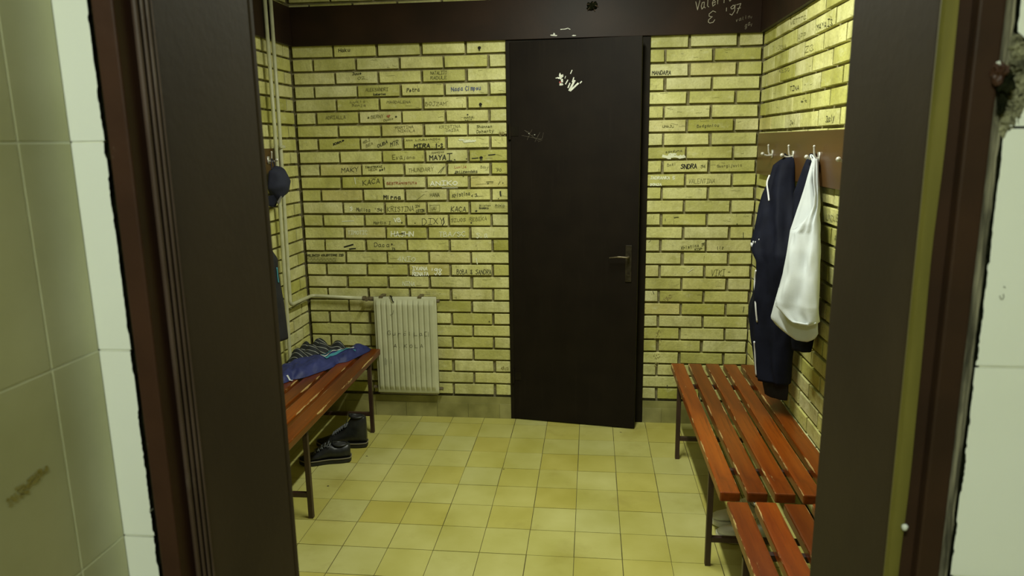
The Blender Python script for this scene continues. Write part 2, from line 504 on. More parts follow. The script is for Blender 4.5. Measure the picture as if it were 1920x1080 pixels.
def write(bm, text, x0, z0, x1, z1, h, w, place, mi, rng, shear=0.05, up=None):
    n = len(text)
    L = math.hypot(x1 - x0, z1 - z0)
    ux, uz = (x1 - x0) / L, (z1 - z0) / L
    adv = L / max(n - 0.25, 1)
    gw = adv * 0.74 / 4
    for i, ch in enumerate(text):
        jh = h * rng.uniform(0.92, 1.08)
        jz = rng.uniform(-0.05, 0.05) * h
        sh = shear + rng.uniform(-0.05, 0.08)
        for st in glyph(ch):
            pts = []
            for gx, gy in st:
                a = i * adv + gx * gw * (1 if ch.isalnum() else 0.9) + sh * gy / 6 * jh + rng.uniform(-.02, .02) * h
                b = gy / 6 * jh + jz + rng.uniform(-.02, .02) * h
                pts.append((x0 + a * ux - b * uz * 0.3, z0 + a * uz + b))
            stroke(bm, pts, w, place, mi)


def dot(bm, u, v, ru, rv, place, mi, rng, n=12, rag=0.18):
    next_lift()
    vs = []
    for k in range(n):
        a = 2 * math.pi * k / n
        s = 1 + rng.uniform(-rag, rag)
        vs.append(bm.verts.new(place(u + math.cos(a) * ru * s, v + math.sin(a) * rv * s)))
    f = bm.faces.new(vs)
    f.material_index = mi


INK = [
  ('b', 'Haku', -1.209, 2.233, -1.138, 2.237, 0.018, 'k'),
  ('b', 'Juue', -1.134, 2.102, -1.079, 2.107, 0.015, 'k'),
  ('b', '02', -1.103, 2.075, -1.061, 2.08, 0.015, 'f'),
  ('b', 'ALEKSANDRI', -1.059, 2.009, -0.924, 2.01, 0.018, 'f'),
  ('b', 'katarina', -1.012, 1.985, -0.941, 1.987, 0.011, 'k'),
  ('b', 'ADRIALLA', -1.313, 1.855, -1.191, 1.856, 0.018, 'f'),
  ('b', 'BERNY', -1.035, 1.853, -0.96, 1.859, 0.018, 'f'),
  ('b', 'Dusko', -0.958, 1.836, -0.9, 1.846, 0.012, 'f'),
  ('b', 'MAGDALENA', -0.934, 1.938, -0.793, 1.938, 0.014, 'f'),
  ('b', 'Lukic', -1.156, 1.945, -1.062, 1.947, 0.013, 'f'),
  ('b', 'Sanja', -1.148, 1.925, -1.063, 1.925, 0.013, 'f'),
  ('b', 'NATALIJI', -0.668, 2.094, -0.573, 2.096, 0.018, 'd'),
  ('b', 'RADULE', -0.669, 2.068, -0.573, 2.068, 0.017, 'd'),
  ('b', 'Petra', -0.812, 1.999, -0.736, 2.003, 0.021, 'k'),
  ('b', 'Nada', -0.548, 1.999, -0.481, 2.002, 0.021, 'b'),
  ('b', 'Cimpeu', -0.465, 2.0, -0.375, 2.004, 0.024, 'b'),
  ('b', 'BOJZAM', -0.706, 1.921, -0.582, 1.92, 0.021, 'f'),
  ('b', 'nana', -0.476, 1.843, -0.425, 1.848, 0.012, 'd'),
  ('b', 'kaia', -0.472, 1.828, -0.432, 1.835, 0.009, 'd'),
  ('b', 'Shannen', -0.405, 1.789, -0.314, 1.789, 0.015, 'd'),
  ('b', 'Doherty', -0.406, 1.759, -0.305, 1.763, 0.018, 'd'),
  ('b', 'KRISTINA', -0.627, 1.789, -0.503, 1.792, 0.016, 'f'),
  ('b', 'DAISA', -0.587, 1.77, -0.513, 1.772, 0.013, 'f'),
  ('b', 'MARTINA', -0.889, 1.79, -0.783, 1.795, 0.014, 'f'),
  ('b', 'NIKOLA', -0.874, 1.772, -0.774, 1.773, 0.014, 'f'),
  ('b', 'MIRA', -0.782, 1.678, -0.688, 1.68, 0.024, 'K'),
  ('b', '1-3', -0.653, 1.676, -0.611, 1.678, 0.025, 'K'),
  ('b', 'ANA LJUBAVNICA', -0.831, 1.72, -0.626, 1.725, 0.009, 'f'),
  ('b', 'MAYA', -0.691, 1.608, -0.594, 1.61, 0.027, 'K'),
  ('b', 'I', -0.588, 1.602, -0.547, 1.603, 0.041, 'K'),
  ('b', '3', -0.547, 1.594, -0.534, 1.594, 0.016, 'k'),
  ('b', 'Djurdjica', -0.677, 1.645, -0.604, 1.651, 0.01, 'f'),
  ('b', 'Eva', -0.916, 1.614, -0.856, 1.616, 0.025, 'd'),
  ('b', 'jana', -0.849, 1.616, -0.781, 1.619, 0.016, 'f'),
  ('b', 'MAKY', -1.236, 1.54, -1.131, 1.547, 0.025, 'k'),
  ('b', 'MILI', -1.091, 1.707, -1.049, 1.725, 0.014, 'f'),
  ('b', 'BEA', -1.074, 1.688, -1.032, 1.703, 0.014, 'f'),
  ('b', 'DUBA', -1.002, 1.685, -0.942, 1.709, 0.017, 'k'),
  ('b', 'MTR', -0.924, 1.689, -0.878, 1.701, 0.025, 'k'),
  ('b', 'Kane', -1.275, 1.7, -1.206, 1.727, 0.012, 'K'),
  ('b', 'TAKATSUKAI', -1.087, 1.564, -0.982, 1.569, 0.011, 'd'),
  ('b', 'HEIN', -1.065, 1.548, -1.016, 1.552, 0.011, 'f'),
  ('b', 'ee!', -1.0, 1.546, -0.963, 1.555, 0.015, 'k'),
  ('b', 'THUNDARY', -0.824, 1.538, -0.671, 1.544, 0.022, 'f'),
  ('b', 'Hollywoodska', -0.539, 1.532, -0.408, 1.534, 0.012, 'k'),
  ('b', 'Lucija', -0.542, 1.558, -0.474, 1.561, 0.013, 'r'),
  ('b', 'Baby', -0.388, 1.557, -0.341, 1.556, 0.014, 'f'),
  ('b', '70', -0.294, 1.536, -0.265, 1.538, 0.015, 'd'),
  ('b', 'KACA', -1.107, 1.461, -1.003, 1.476, 0.029, 'k'),
  ('b', 'BESTRAMOSTUTA', -0.959, 1.466, -0.776, 1.468, 0.013, 'r'),
  ('b', 'ANIKO', -0.693, 1.458, -0.532, 1.46, 0.025, 'W'),
  ('b', 'Mirna', -0.982, 1.38, -0.878, 1.379, 0.022, 'K'),
  ('b', 'HANA', -0.696, 1.391, -0.641, 1.392, 0.022, 'd'),
  ('b', 'Kristina', -0.56, 1.387, -0.455, 1.401, 0.021, 'k'),
  ('b', '<3', -0.447, 1.386, -0.411, 1.391, 0.018, 'k'),
  ('b', 'S', -1.196, 1.31, -1.179, 1.312, 0.023, 'W'),
  ('b', 'Mulica', -1.156, 1.307, -1.072, 1.303, 0.021, 'k'),
  ('b', "'94", -1.045, 1.306, -0.999, 1.303, 0.02, 'k'),
  ('b', 'KRISTINA', -0.963, 1.303, -0.801, 1.307, 0.029, 'd'),
  ('b', 'IN', -0.79, 1.328, -0.764, 1.331, 0.013, 'd'),
  ('b', 'LETIN', -0.786, 1.299, -0.737, 1.301, 0.016, 'k'),
  ('b', 'GAU', -0.692, 1.311, -0.663, 1.314, 0.02, 'f'),
  ('b', 'KACA', -0.572, 1.303, -0.483, 1.303, 0.029, 'k'),
  ('b', 'Silvia+', -0.401, 1.332, -0.333, 1.332, 0.01, 'd'),
  ('b', 'BORKO', -0.401, 1.317, -0.346, 1.316, 0.009, 'k'),
  ('b', 'ROKO', -0.305, 1.329, -0.25, 1.329, 0.012, 'd'),
  ('b', 'Martin I', -1.053, 1.228, -0.948, 1.228, 0.017, 'd'),
  ('b', 'VB', -0.926, 1.241, -0.886, 1.241, 0.023, 'W'),
  ('b', 'DIXY', -0.752, 1.223, -0.62, 1.228, 0.036, 'k'),
  ('b', 'SZUOS REBEKA', -0.574, 1.24, -0.357, 1.25, 0.02, 'f'),
  ('b', 'TIMOTIC', -1.22, 1.165, -1.098, 1.164, 0.023, 'w'),
  ('b', 'HAJHN', -0.948, 1.152, -0.811, 1.152, 0.029, 'W'),
  ('b', 'TBA/SC', -0.652, 1.15, -0.492, 1.153, 0.029, 'w'),
  ('b', 'S.a', -0.425, 1.144, -0.356, 1.144, 0.032, 'w'),
  ('b', 'Daca', -1.057, 1.088, -0.963, 1.088, 0.026, 'k'),
  ('b', 'e.', -0.951, 1.098, -0.926, 1.098, 0.016, 'k'),
  ('b', 'I3', -0.948, 1.068, -0.928, 1.068, 0.013, 'k'),
  ('b', 'VELINCIS KOLEKTIVNI ZID', -1.49, 1.028, -1.256, 1.031, 0.012, 'k'),
  ('b', '4NIO', -0.916, 0.999, -0.806, 0.999, 0.028, 'w'),
  ('b', 'IVANA', -0.824, 0.944, -0.733, 0.944, 0.021, 'W'),
  ('b', 'RENATA', -0.826, 0.911, -0.726, 0.911, 0.021, 'W'),
  ('b', "'98", -0.712, 0.917, -0.647, 0.915, 0.039, 'W'),
  ('b', 'BOBA & SANDRA', -0.548, 0.921, -0.338, 0.921, 0.028, 'k'),
  ('b', 'NINA', -0.892, 0.849, -0.815, 0.846, 0.026, 'w'),
  ('b', 'MANDARA', 0.595, 2.064, 0.697, 2.062, 0.02, 'k'),
  ('b', 'Bodganicu', 0.852, 1.771, 0.973, 1.775, 0.015, 'd'),
  ('b', 'UMAJU', 0.66, 1.774, 0.722, 1.773, 0.012, 'f'),
  ('b', 'sandyna', 0.682, 1.631, 0.774, 1.639, 0.012, 'd'),
  ('b', 'Boki', 0.693, 1.556, 0.744, 1.562, 0.015, 'f'),
  ('b', 'SNDRA', 0.77, 1.542, 0.858, 1.544, 0.024, 'K'),
  ('b', '94', 0.881, 1.544, 0.906, 1.545, 0.018, 'd'),
  ('b', 'Georgijevic', 0.971, 1.548, 1.109, 1.552, 0.015, 'f'),
  ('b', 'JADRANKA 5', 0.599, 1.484, 0.737, 1.483, 0.015, 'w'),
  ('b', 'SONJA', 0.599, 1.448, 0.663, 1.447, 0.012, 'w'),
  ('b', 'VALENTINA', 0.816, 1.458, 0.962, 1.46, 0.024, 'f'),
  ('b', 'Kristina 95', 0.788, 1.076, 0.926, 1.1, 0.016, 'd'),
  ('b', 'KDP', 0.865, 1.069, 0.906, 1.072, 0.014, 'd'),
  ('b', 'llz', 0.991, 1.076, 1.029, 1.078, 0.019, 'd'),
  ('b', 'VIKI', 0.964, 0.918, 1.043, 0.919, 0.038, 'd'),
  ('r', 'MAYA', 0.955, 2.145, 1.081, 2.138, 0.022, 'k'),
  ('r', 'I3', 1.095, 2.138, 1.154, 2.135, 0.025, 'k'),
  ('r', 'TINA', 0.596, 1.922, 0.748, 1.919, 0.02, 'k'),
  ('r', 'APP', 0.675, 2.139, 0.797, 2.133, 0.026, 'f'),
  ('r', 'VETTTC', 0.532, 2.23, 0.778, 2.217, 0.017, 'f'),
  ('r', 'Jucly', 1.162, 1.763, 1.263, 1.769, 0.025, 'k'),
  ('r', 'Jel', 0.633, 1.766, 0.723, 1.769, 0.02, 'd'),
  ('r', 'Z3', 0.803, 2.072, 0.928, 2.068, 0.026, 'f'),
  ('r', 'st', 0.795, 1.861, 0.893, 1.858, 0.009, 'd'),
  ('r', 'UNDUE', 1.256, 1.382, 1.397, 1.391, 0.025, 'd'),
  ('r', 'AS', 1.371, 1.316, 1.407, 1.319, 0.02, 'd'),
  ('r', 'JOVA', 0.326, 2.14, 0.48, 2.132, 0.019, 'f'),
  ('r', 'KESO', 0.374, 2.025, 0.564, 2.017, 0.018, 'f'),
  ('t', 'Valerie', 0.818, 2.391, 1.013, 2.439, 0.046, 'c'),
  ('t', '#', 0.888, 2.32, 0.939, 2.335, 0.058, 'c'),
  ('t', "'97", 0.969, 2.351, 1.055, 2.375, 0.046, 'c'),
  ('t', 'valin,', 1.035, 2.327, 1.126, 2.351, 0.016, 'e'),
  ('t', 'ga,', 1.084, 2.295, 1.128, 2.316, 0.022, 'e'),
]
INK_LINES = [
  (-0.437, 1.615, -0.401, 1.617, 0.0051, 'K'),
  (-0.339, 1.633, -0.301, 1.636, 0.0058, 'K'),
  (-0.643, 1.531, -0.609, 1.567, 0.0026, 'k'),
  (-0.629, 1.533, -0.602, 1.570, 0.0026, 'k'),
  (-0.546, 1.527, -0.408, 1.529, 0.0026, 'k'),
  (-0.623, 1.445, -0.529, 1.444, 0.0026, 'w'),
  (-0.419, 1.463, -0.314, 1.469, 0.0016, 'f'),
  (-0.780, 1.373, -0.732, 1.407, 0.0026, 'f'),
  (-0.273, 1.420, -0.271, 1.395, 0.0083, 'K'),
  (-0.699, 1.340, -0.640, 1.342, 0.0016, 'd'),
  (-0.640, 1.342, -0.641, 1.305, 0.0016, 'd'),
  (-0.700, 1.305, -0.641, 1.305, 0.0016, 'd'),
  (-0.699, 1.340, -0.700, 1.305, 0.0016, 'd'),
  (-0.305, 1.324, -0.250, 1.324, 0.0016, 'd'),
  (-1.252, 1.245, -1.178, 1.248, 0.0051, 'w'),
  (-1.247, 1.087, -1.192, 1.102, 0.0096, 'K'),
  (-1.215, 1.074, -1.178, 1.077, 0.0083, 'K'),
  (-0.622, 1.263, -0.617, 1.237, 0.0051, 'K'),
  (-0.617, 1.237, -0.630, 1.218, 0.0051, 'K'),
  (-0.926, 1.163, -0.859, 1.176, 0.0038, 'k'),
  (-0.886, 1.170, -0.834, 1.160, 0.0038, 'k'),
  (-0.495, 1.513, -0.489, 1.509, 0.0032, 'k'),
  (1.135, 1.175, 1.137, 1.138, 0.0032, 'k'),
  (0.828, 0.939, 0.861, 0.964, 0.0032, 'w'),
  (1.060, 0.943, 1.072, 0.943, 0.0032, 'k'),
  (-1.161, 1.265, -1.174, 1.284, 0.0026, 'w'),
  (-0.355, 1.477, -0.314, 1.477, 0.0032, 'd'),
  (-1.157, 1.509, -1.152, 1.471, 0.0048, 'w'),
  (-0.427, 1.020, -0.421, 0.984, 0.0048, 'w'),
  (-0.804, 0.849, -0.773, 0.850, 0.0019, 'f'),
  (-0.470, 1.847, -0.416, 1.846, 0.0016, 'f'),
  (-0.285, 1.461, -0.272, 1.479, 0.0026, 'd'),
  (0.659, 1.587, 0.666, 1.568, 0.0016, 'f'),
  (-1.043, 1.470, -1.024, 1.517, 0.0013, 'f'),
  (0.630, 0.828, 0.637, 0.809, 0.0032, 'k'),
  (0.731, 0.241, 0.732, 0.221, 0.0038, 'k'),
  (1.161, 0.736, 1.157, 0.704, 0.0032, 'k'),
  (0.610, 1.131, 0.598, 1.116, 0.0019, 'f'),
  (-1.491, 1.020, -1.302, 1.017, 0.0016, 'k'),
  (-1.491, 1.010, -1.303, 1.007, 0.0016, 'k'),
  (-1.492, 0.998, -1.304, 0.997, 0.0016, 'k'),
  (-1.493, 0.986, -1.311, 0.987, 0.0016, 'k'),
  (0.741, 1.262, 0.765, 1.265, 0.0048, 'd'),
  (0.690, 1.256, 0.690, 1.244, 0.0026, 'k'),
  (-1.484, 1.020, -1.485, 1.010, 0.0013, 'k'),
  (-1.474, 1.008, -1.475, 0.998, 0.0013, 'k'),
  (-1.486, 0.997, -1.486, 0.986, 0.0013, 'k'),
  (-1.463, 1.020, -1.464, 1.010, 0.0013, 'k'),
  (-1.454, 1.008, -1.454, 0.998, 0.0013, 'k'),
  (-1.465, 0.997, -1.466, 0.986, 0.0013, 'k'),
  (-1.443, 1.020, -1.443, 1.010, 0.0013, 'k'),
  (-1.433, 1.008, -1.434, 0.998, 0.0013, 'k'),
  (-1.444, 0.997, -1.445, 0.986, 0.0013, 'k'),
  (-1.422, 1.020, -1.423, 1.010, 0.0013, 'k'),
  (-1.412, 1.008, -1.413, 0.998, 0.0013, 'k'),
  (-1.424, 0.997, -1.424, 0.987, 0.0013, 'k'),
  (-1.401, 1.020, -1.402, 1.010, 0.0013, 'k'),
  (-1.392, 1.008, -1.393, 0.998, 0.0013, 'k'),
  (-1.403, 0.997, -1.404, 0.987, 0.0013, 'k'),
  (-1.381, 1.020, -1.381, 1.010, 0.0013, 'k'),
  (-1.371, 1.009, -1.372, 0.999, 0.0013, 'k'),
  (-1.382, 0.997, -1.383, 0.987, 0.0013, 'k'),
  (-1.360, 1.020, -1.361, 1.010, 0.0013, 'k'),
  (-1.351, 1.009, -1.351, 0.999, 0.0013, 'k'),
  (-1.362, 0.998, -1.362, 0.987, 0.0013, 'k'),
  (-1.340, 1.020, -1.340, 1.010, 0.0013, 'k'),
  (-1.330, 1.009, -1.331, 0.999, 0.0013, 'k'),
  (-1.341, 0.998, -1.342, 0.987, 0.0013, 'k'),
  (-1.319, 1.020, -1.320, 1.010, 0.0013, 'k'),
  (-1.310, 1.009, -1.310, 0.999, 0.0013, 'k'),
  (-1.321, 0.998, -1.321, 0.987, 0.0013, 'k'),
]
INK_DOTS = [
  (-0.884, 1.861, 0.0056, 0.0056, 'k'),
  (-0.457, 1.865, 0.0050, 0.0050, 'k'),
  (-0.420, 1.305, 0.0062, 0.0062, 'k'),
  (-0.878, 1.236, 0.0050, 0.0050, 'k'),
  (-0.452, 1.235, 0.0046, 0.0046, 'k'),
  (-0.796, 1.233, 0.0040, 0.0040, 'd'),
  (-0.346, 1.468, 0.0040, 0.0040, 'k'),
  (-1.051, 1.858, 0.0056, 0.0056, 'd'),
  (-0.934, 1.866, 0.0062, 0.0062, 'r'),
  (-0.923, 1.869, 0.0056, 0.0056, 'r'),
  (-0.928, 1.860, 0.0050, 0.0050, 'r'),
  (-0.570, 0.914, 0.0043, 0.0043, 'k'),
  (-0.512, 0.911, 0.0037, 0.0037, 'k'),
  (-0.404, 0.909, 0.0037, 0.0037, 'k'),
  (-0.539, 1.529, 0.0046, 0.0046, 'k'),
  (-0.257, 1.470, 0.0031, 0.0031, 'k'),
  (-0.284, 1.379, 0.0031, 0.0031, 'k'),
  (-0.355, 0.625, 0.0046, 0.0046, 'd'),
  (-0.379, 2.234, 0.0093, 0.0093, 'h'),
  (-0.380, 1.921, 0.0093, 0.0093, 'h'),
  (-0.383, 1.617, 0.0099, 0.0099, 'h'),
  (-0.380, 2.222, 0.0056, 0.0056, 'd'),
  (-0.380, 1.909, 0.0068, 0.0068, 'd'),
  (-0.383, 1.605, 0.0081, 0.0081, 'd'),
  (-0.470, 1.612, 0.0037, 0.0037, 'k'),
  (-0.261, 1.753, 0.0124, 0.0124, 'm'),
  (-0.243, 1.756, 0.0124, 0.0124, 'm'),
  (-0.276, 0.328, 0.0124, 0.0124, 'm'),
  (-0.253, 0.325, 0.0109, 0.0109, 'm'),
  (0.706, 0.783, 0.0124, 0.0124, 'm'),
  (0.722, 0.777, 0.0093, 0.0093, 'm'),
  (0.666, 0.516, 0.0217, 0.0217, 'm'),
  (0.663, 0.423, 0.0186, 0.0186, 'm'),
  (0.665, 0.566, 0.0186, 0.0186, 'm'),
  (0.667, 0.369, 0.0155, 0.0155, 'm'),
  (0.731, 0.793, 0.0109, 0.0109, 'm'),
  (1.098, 1.224, 0.0043, 0.0043, 'd'),
  (-0.457, 1.716, 0.0434, 0.0105, 'w'),
  (0.736, 1.610, 0.0558, 0.0124, 'w'),
  (0.724, 1.625, 0.0186, 0.0062, 'w'),
]
JACKET = dict(n=(0.7880, 0.6157), levels=[(1.628, 1.160, -0.774, 1.177, -0.796), (1.614, 1.143, -0.762, 1.185, -0.816), (1.583, 1.112, -0.745, 1.185, -0.839), (1.512, 1.090, -0.768, 1.168, -0.868), (1.456, 1.064, -0.776, 1.164, -0.904), (1.400, 1.045, -0.791, 1.167, -0.947), (1.345, 1.030, -0.811, 1.165, -0.984), (1.291, 1.014, -0.830, 1.161, -1.018), (1.248, 1.000, -0.842, 1.158, -1.045), (1.204, 0.998, -0.873, 1.154, -1.072), (1.166, 1.016, -0.899, 1.155, -1.077), (1.099, 1.017, -0.900, 1.158, -1.081), (1.001, 1.008, -0.889, 1.162, -1.087), (0.953, 0.999, -0.877, 1.161, -1.085), (0.900, 0.997, -0.875, 1.157, -1.080), (0.807, 1.012, -0.894, 1.148, -1.068), (0.703, 1.028, -0.914, 1.143, -1.062), (0.622, 1.042, -0.933, 1.141, -1.060), ])
UNDER = dict(n=(0.7660, 0.6428), levels=[(1.535, 1.140, -0.790, 1.169, -0.824), (1.371, 1.094, -0.824, 1.166, -0.909), (0.891, 1.069, -0.887, 1.159, -0.994), (0.663, 1.071, -0.890, 1.160, -0.996), (0.574, 1.075, -0.894, 1.163, -0.999), (0.526, 1.085, -0.906, 1.161, -0.997), ])
TROUSERS = dict(n=(0.7660, 0.6428), levels=[(1.641, 1.152, -1.132, 1.166, -1.149), (1.616, 1.143, -1.126, 1.172, -1.161), (1.552, 1.124, -1.125, 1.174, -1.184), (1.483, 1.102, -1.121, 1.176, -1.208), (1.403, 1.094, -1.138, 1.178, -1.238), (1.193, 1.091, -1.200, 1.176, -1.301), (0.973, 1.102, -1.212, 1.183, -1.308), (0.879, 1.105, -1.216, 1.166, -1.289), (0.842, 1.110, -1.221, 1.160, -1.282), ])
TOPBACK = dict(n=(0.7660, 0.6428), levels=[(1.621, 1.148, -1.180, 1.156, -1.189), (1.608, 1.146, -1.183, 1.158, -1.198), (1.533, 1.126, -1.197, 1.145, -1.219), (1.440, 1.099, -1.211, 1.147, -1.268), (1.339, 1.068, -1.223, 1.148, -1.319), (1.245, 1.052, -1.250, 1.144, -1.360), (1.166, 1.036, -1.270, 1.138, -1.392), (1.039, 1.009, -1.271, 1.136, -1.422), (0.981, 1.000, -1.261, 1.138, -1.425), (0.956, 1.019, -1.283, 1.140, -1.427), (0.933, 1.048, -1.317, 1.131, -1.416), (0.918, 1.076, -1.351, 1.114, -1.396), ])
TOPFRONT = dict(n=(0.7660, 0.6428), levels=[(1.622, 1.145, -1.203, 1.154, -1.214), (1.609, 1.144, -1.209, 1.155, -1.222), (1.535, 1.141, -1.246, 1.151, -1.259), (1.487, 1.143, -1.276, 1.148, -1.282), (1.443, 1.136, -1.293, 1.146, -1.304), (1.418, 1.125, -1.293, 1.144, -1.316), (1.383, 1.104, -1.288, 1.141, -1.333), (1.354, 1.081, -1.277, 1.141, -1.348), (1.339, 1.060, -1.260, 1.140, -1.355), (1.251, 1.042, -1.288, 1.133, -1.397), (1.173, 1.026, -1.312, 1.126, -1.431), (1.070, 1.000, -1.324, 1.120, -1.467), (1.049, 1.004, -1.330, 1.121, -1.469), (1.031, 1.021, -1.349, 1.122, -1.470), (1.012, 1.039, -1.371, 1.123, -1.471), (1.000, 1.067, -1.404, 1.110, -1.455), ])
LEFTCOAT = dict(n=(-0.4384, 0.8988), levels=[(1.638, -1.465, -0.857, -1.417, -0.834), (1.431, -1.509, -0.890, -1.343, -0.809), (1.274, -1.529, -0.908, -1.339, -0.816), (1.186, -1.538, -0.917, -1.330, -0.816), (1.146, -1.543, -0.920, -1.310, -0.806), (1.073, -1.554, -0.925, -1.311, -0.806), (0.991, -1.562, -0.929, -1.305, -0.804), (0.919, -1.568, -0.932, -1.298, -0.800), (0.806, -1.577, -0.936, -1.294, -0.798), (0.727, -1.583, -0.939, -1.292, -0.797), ])


# ---------------------------------------------------------------- room dimensions
XL, XR = -1.504, 1.194
COURSE, Z1 = 0.07616, 2.19621            # course height, underside of the first course below the boards
FRONT = -3.33                            # room side of the doorway wall
DOOR_X0, DOOR_X1, DOOR_H = -0.222, 0.577, 2.272
WALLMATS = ['brick', 'mortar', 'ink_k', 'ink_K', 'ink_d', 'ink_f', 'ink_r', 'ink_b', 'ink_w', 'ink_W', 'ink_c', 'ink_h', 'ink_m', 'ink_e']
MI = {k.replace('ink_', ''): i for i, k in enumerate(WALLMATS)}


def brick_face(bm, a0, a1, z0, z1, place, rng):
    """one brick: front skin plus its four reveals going back to the mortar; a slightly eased edge"""
    d = 0.020
    j = lambda s=0.0016: rng.uniform(-s, s)
    c = [(a0 + j(), z0 + j()), (a1 + j(), z0 + j()), (a1 + j(), z1 + j()), (a0 + j(), z1 + j())]
    proud = rng.uniform(-0.0015, 0.0010)
    e = 0.0018
    cx, cz = (a0 + a1) / 2, (z0 + z1) / 2
    ins = [(x + (e if x < cx else -e), z + (e if z < cz else -e)) for x, z in c]
    back = [bm.verts.new(place(x, z, -d)) for x, z in c]
    mid = [bm.verts.new(place(x, z, proud - e)) for x, z in c]
    fr = [bm.verts.new(place(x, z, proud)) for x, z in ins]
    bm.faces.new(fr)
    for A, Bv in ((back, mid), (mid, fr)):
        for i in range(4):
            bm.faces.new((A[i], A[(i + 1) % 4], Bv[(i + 1) % 4], Bv[i]))


def brick_wall(bm, umin, umax, place, off_fn, pitch, rng, holes=(), z_lo=0.14, z_hi=CEIL):
    """off_fn(row, u) gives the joint offset; rows counted downwards, row 1 under the boards"""
    n_lo = int(round((Z1 - z_lo) / COURSE)) + 1
    n_hi = 1 - int((z_hi - Z1) / COURSE)
    for n in range(n_hi, n_lo + 1):
        zb = Z1 - (n - 1) * COURSE + 0.0130
        zt = Z1 - (n - 2) * COURSE - 0.0005
        if zt > z_hi: zt = z_hi
        segs = [(umin, umax)]
        for hu0, hu1, hz0, hz1 in holes:
            if zt > hz0 + 0.01 and zb < hz1 - 0.01:
                ns = []
                for s0, s1 in segs:
                    if hu0 > s0: ns.append((s0, min(hu0, s1)))
                    if hu1 < s1: ns.append((max(hu1, s0), s1))
                segs = ns
        for s0, s1 in segs:
            if s1 - s0 < 0.02: continue
            off = off_fn(n, (s0 + s1) / 2)
            k = math.floor((s0 - off) / pitch)
            while off + k * pitch < s1:
                jl, jr = off + k * pitch, off + (k + 1) * pitch
                a0 = max(jl + 0.008 + rng.uniform(-.002, .002), s0)
                a1 = min(jr - 0.008 + rng.uniform(-.002, .002), s1)
                if a1 - a0 > 0.015:
                    brick_face(bm, a0, a1, zb, zt, place, rng)
                k += 1


def doodles(bm, rng, count, u0_, u1_, z0_, z1_, place, avoid=None):
    """unreadable faint pencil wear: short wavering scratches on the brick faces"""
    for _ in range(count):
        u = rng.uniform(u0_, u1_); z = rng.uniform(z0_, z1_)
        if avoid and avoid(u, z): continue
        l = rng.uniform(0.01, 0.05)
        a = rng.choice([0, 0, 0.1, math.pi / 2, -0.3])
        pts = [(u + math.cos(a) * l * t / 4 + rng.uniform(-.002, .002), z + math.sin(a) * l * 0.6 * t / 4 + rng.uniform(-.002, .002)) for t in range(5)]
        stroke(bm, pts, 0.0011, place, MI['f'] if rng.random() < 0.8 else MI['d'])


# ---------------------------------------------------------------- back wall
rng = random.Random(11)
bm = bmesh.new()
pb = lambda u, z, d=0.0: (u, -d, z)
ink_b = lambda u, z: (u, -0.0018 - LIFT[0], z)


def off_back(n, u):
    if u > 0.2:
        return 0.79659 if n % 2 else 0.79659 - 0.5 * 0.26125
    return -1.24344 if n % 2 else -1.24344 - 0.5 * 0.26125


brick_wall(bm, XL + 0.012, XR - 0.006, pb, off_back, 0.26125, rng, holes=[(DOOR_X0, DOOR_X1, -1, DOOR_H)])
# mortar core with the door opening
box(bm, XL - 0.12, DOOR_X0, 0.020, 0.16, 0.0, CEIL, MI['mortar'])
box(bm, DOOR_X1, XR + 0.12, 0.020, 0.16, 0.0, CEIL, MI['mortar'])
box(bm, DOOR_X0, DOOR_X1, 0.020, 0.16, DOOR_H, CEIL, MI['mortar'])
r2 = random.Random(5)
for wall, text, x0, z0, x1, z1, h, ink in INK:
    if wall == 'b':
        write(bm, text, x0, z0, x1, z1, h, INKW[ink], ink_b, MI[ink], r2)
for x0, z0, x1, z1, w, ink in INK_LINES:
    xm, zm = (x0 + x1) / 2 + r2.uniform(-.001, .001), (z0 + z1) / 2 + r2.uniform(-.001, .001)
    stroke(bm, [(x0, z0), (xm, zm), (x1, z1)], w, ink_b, MI[ink])
for x, z, ru, rv, ink in INK_DOTS:
    if ink == 'm':                   # a smudge is a scatter of small marks
        for _ in range(16):
            a, q = r2.uniform(0, 6.283), r2.random() ** 0.6
            dot(bm, x + math.cos(a) * ru * 1.1 * q, z + math.sin(a) * rv * 1.1 * q, r2.uniform(.0012, .0038), r2.uniform(.0012, .0034), ink_b, MI['m'], r2, n=7, rag=0.4)
    elif ru > 0.015:                 # smeared fluid: overlapping streaks
        for _ in range(14):
            t = r2.uniform(-1, 1)
            stroke(bm, [(x + ru * (t - .35), z + r2.uniform(-.8, .8) * rv), (x + ru * t * .9, z + r2.uniform(-.8, .8) * rv), (x + ru * min(t + .3, 1), z + r2.uniform(-.7, .7) * rv)], rv * r2.uniform(.3, .8), ink_b, MI[ink])
    else:
        dot(bm, x, z, ru, rv, ink_b, MI[ink], r2, rag=0.15)
doodles(bm, r2, 150, -1.15, -0.25, 0.75, 2.2, ink_b)
doodles(bm, r2, 70, 0.60, 1.15, 0.75, 2.2, ink_b)
# thin pale mortar remains above the skirting
tag(link('wall_back', bm, WALLMATS), kind='structure', label='yellow brick wall with the dark door, covered in handwriting')

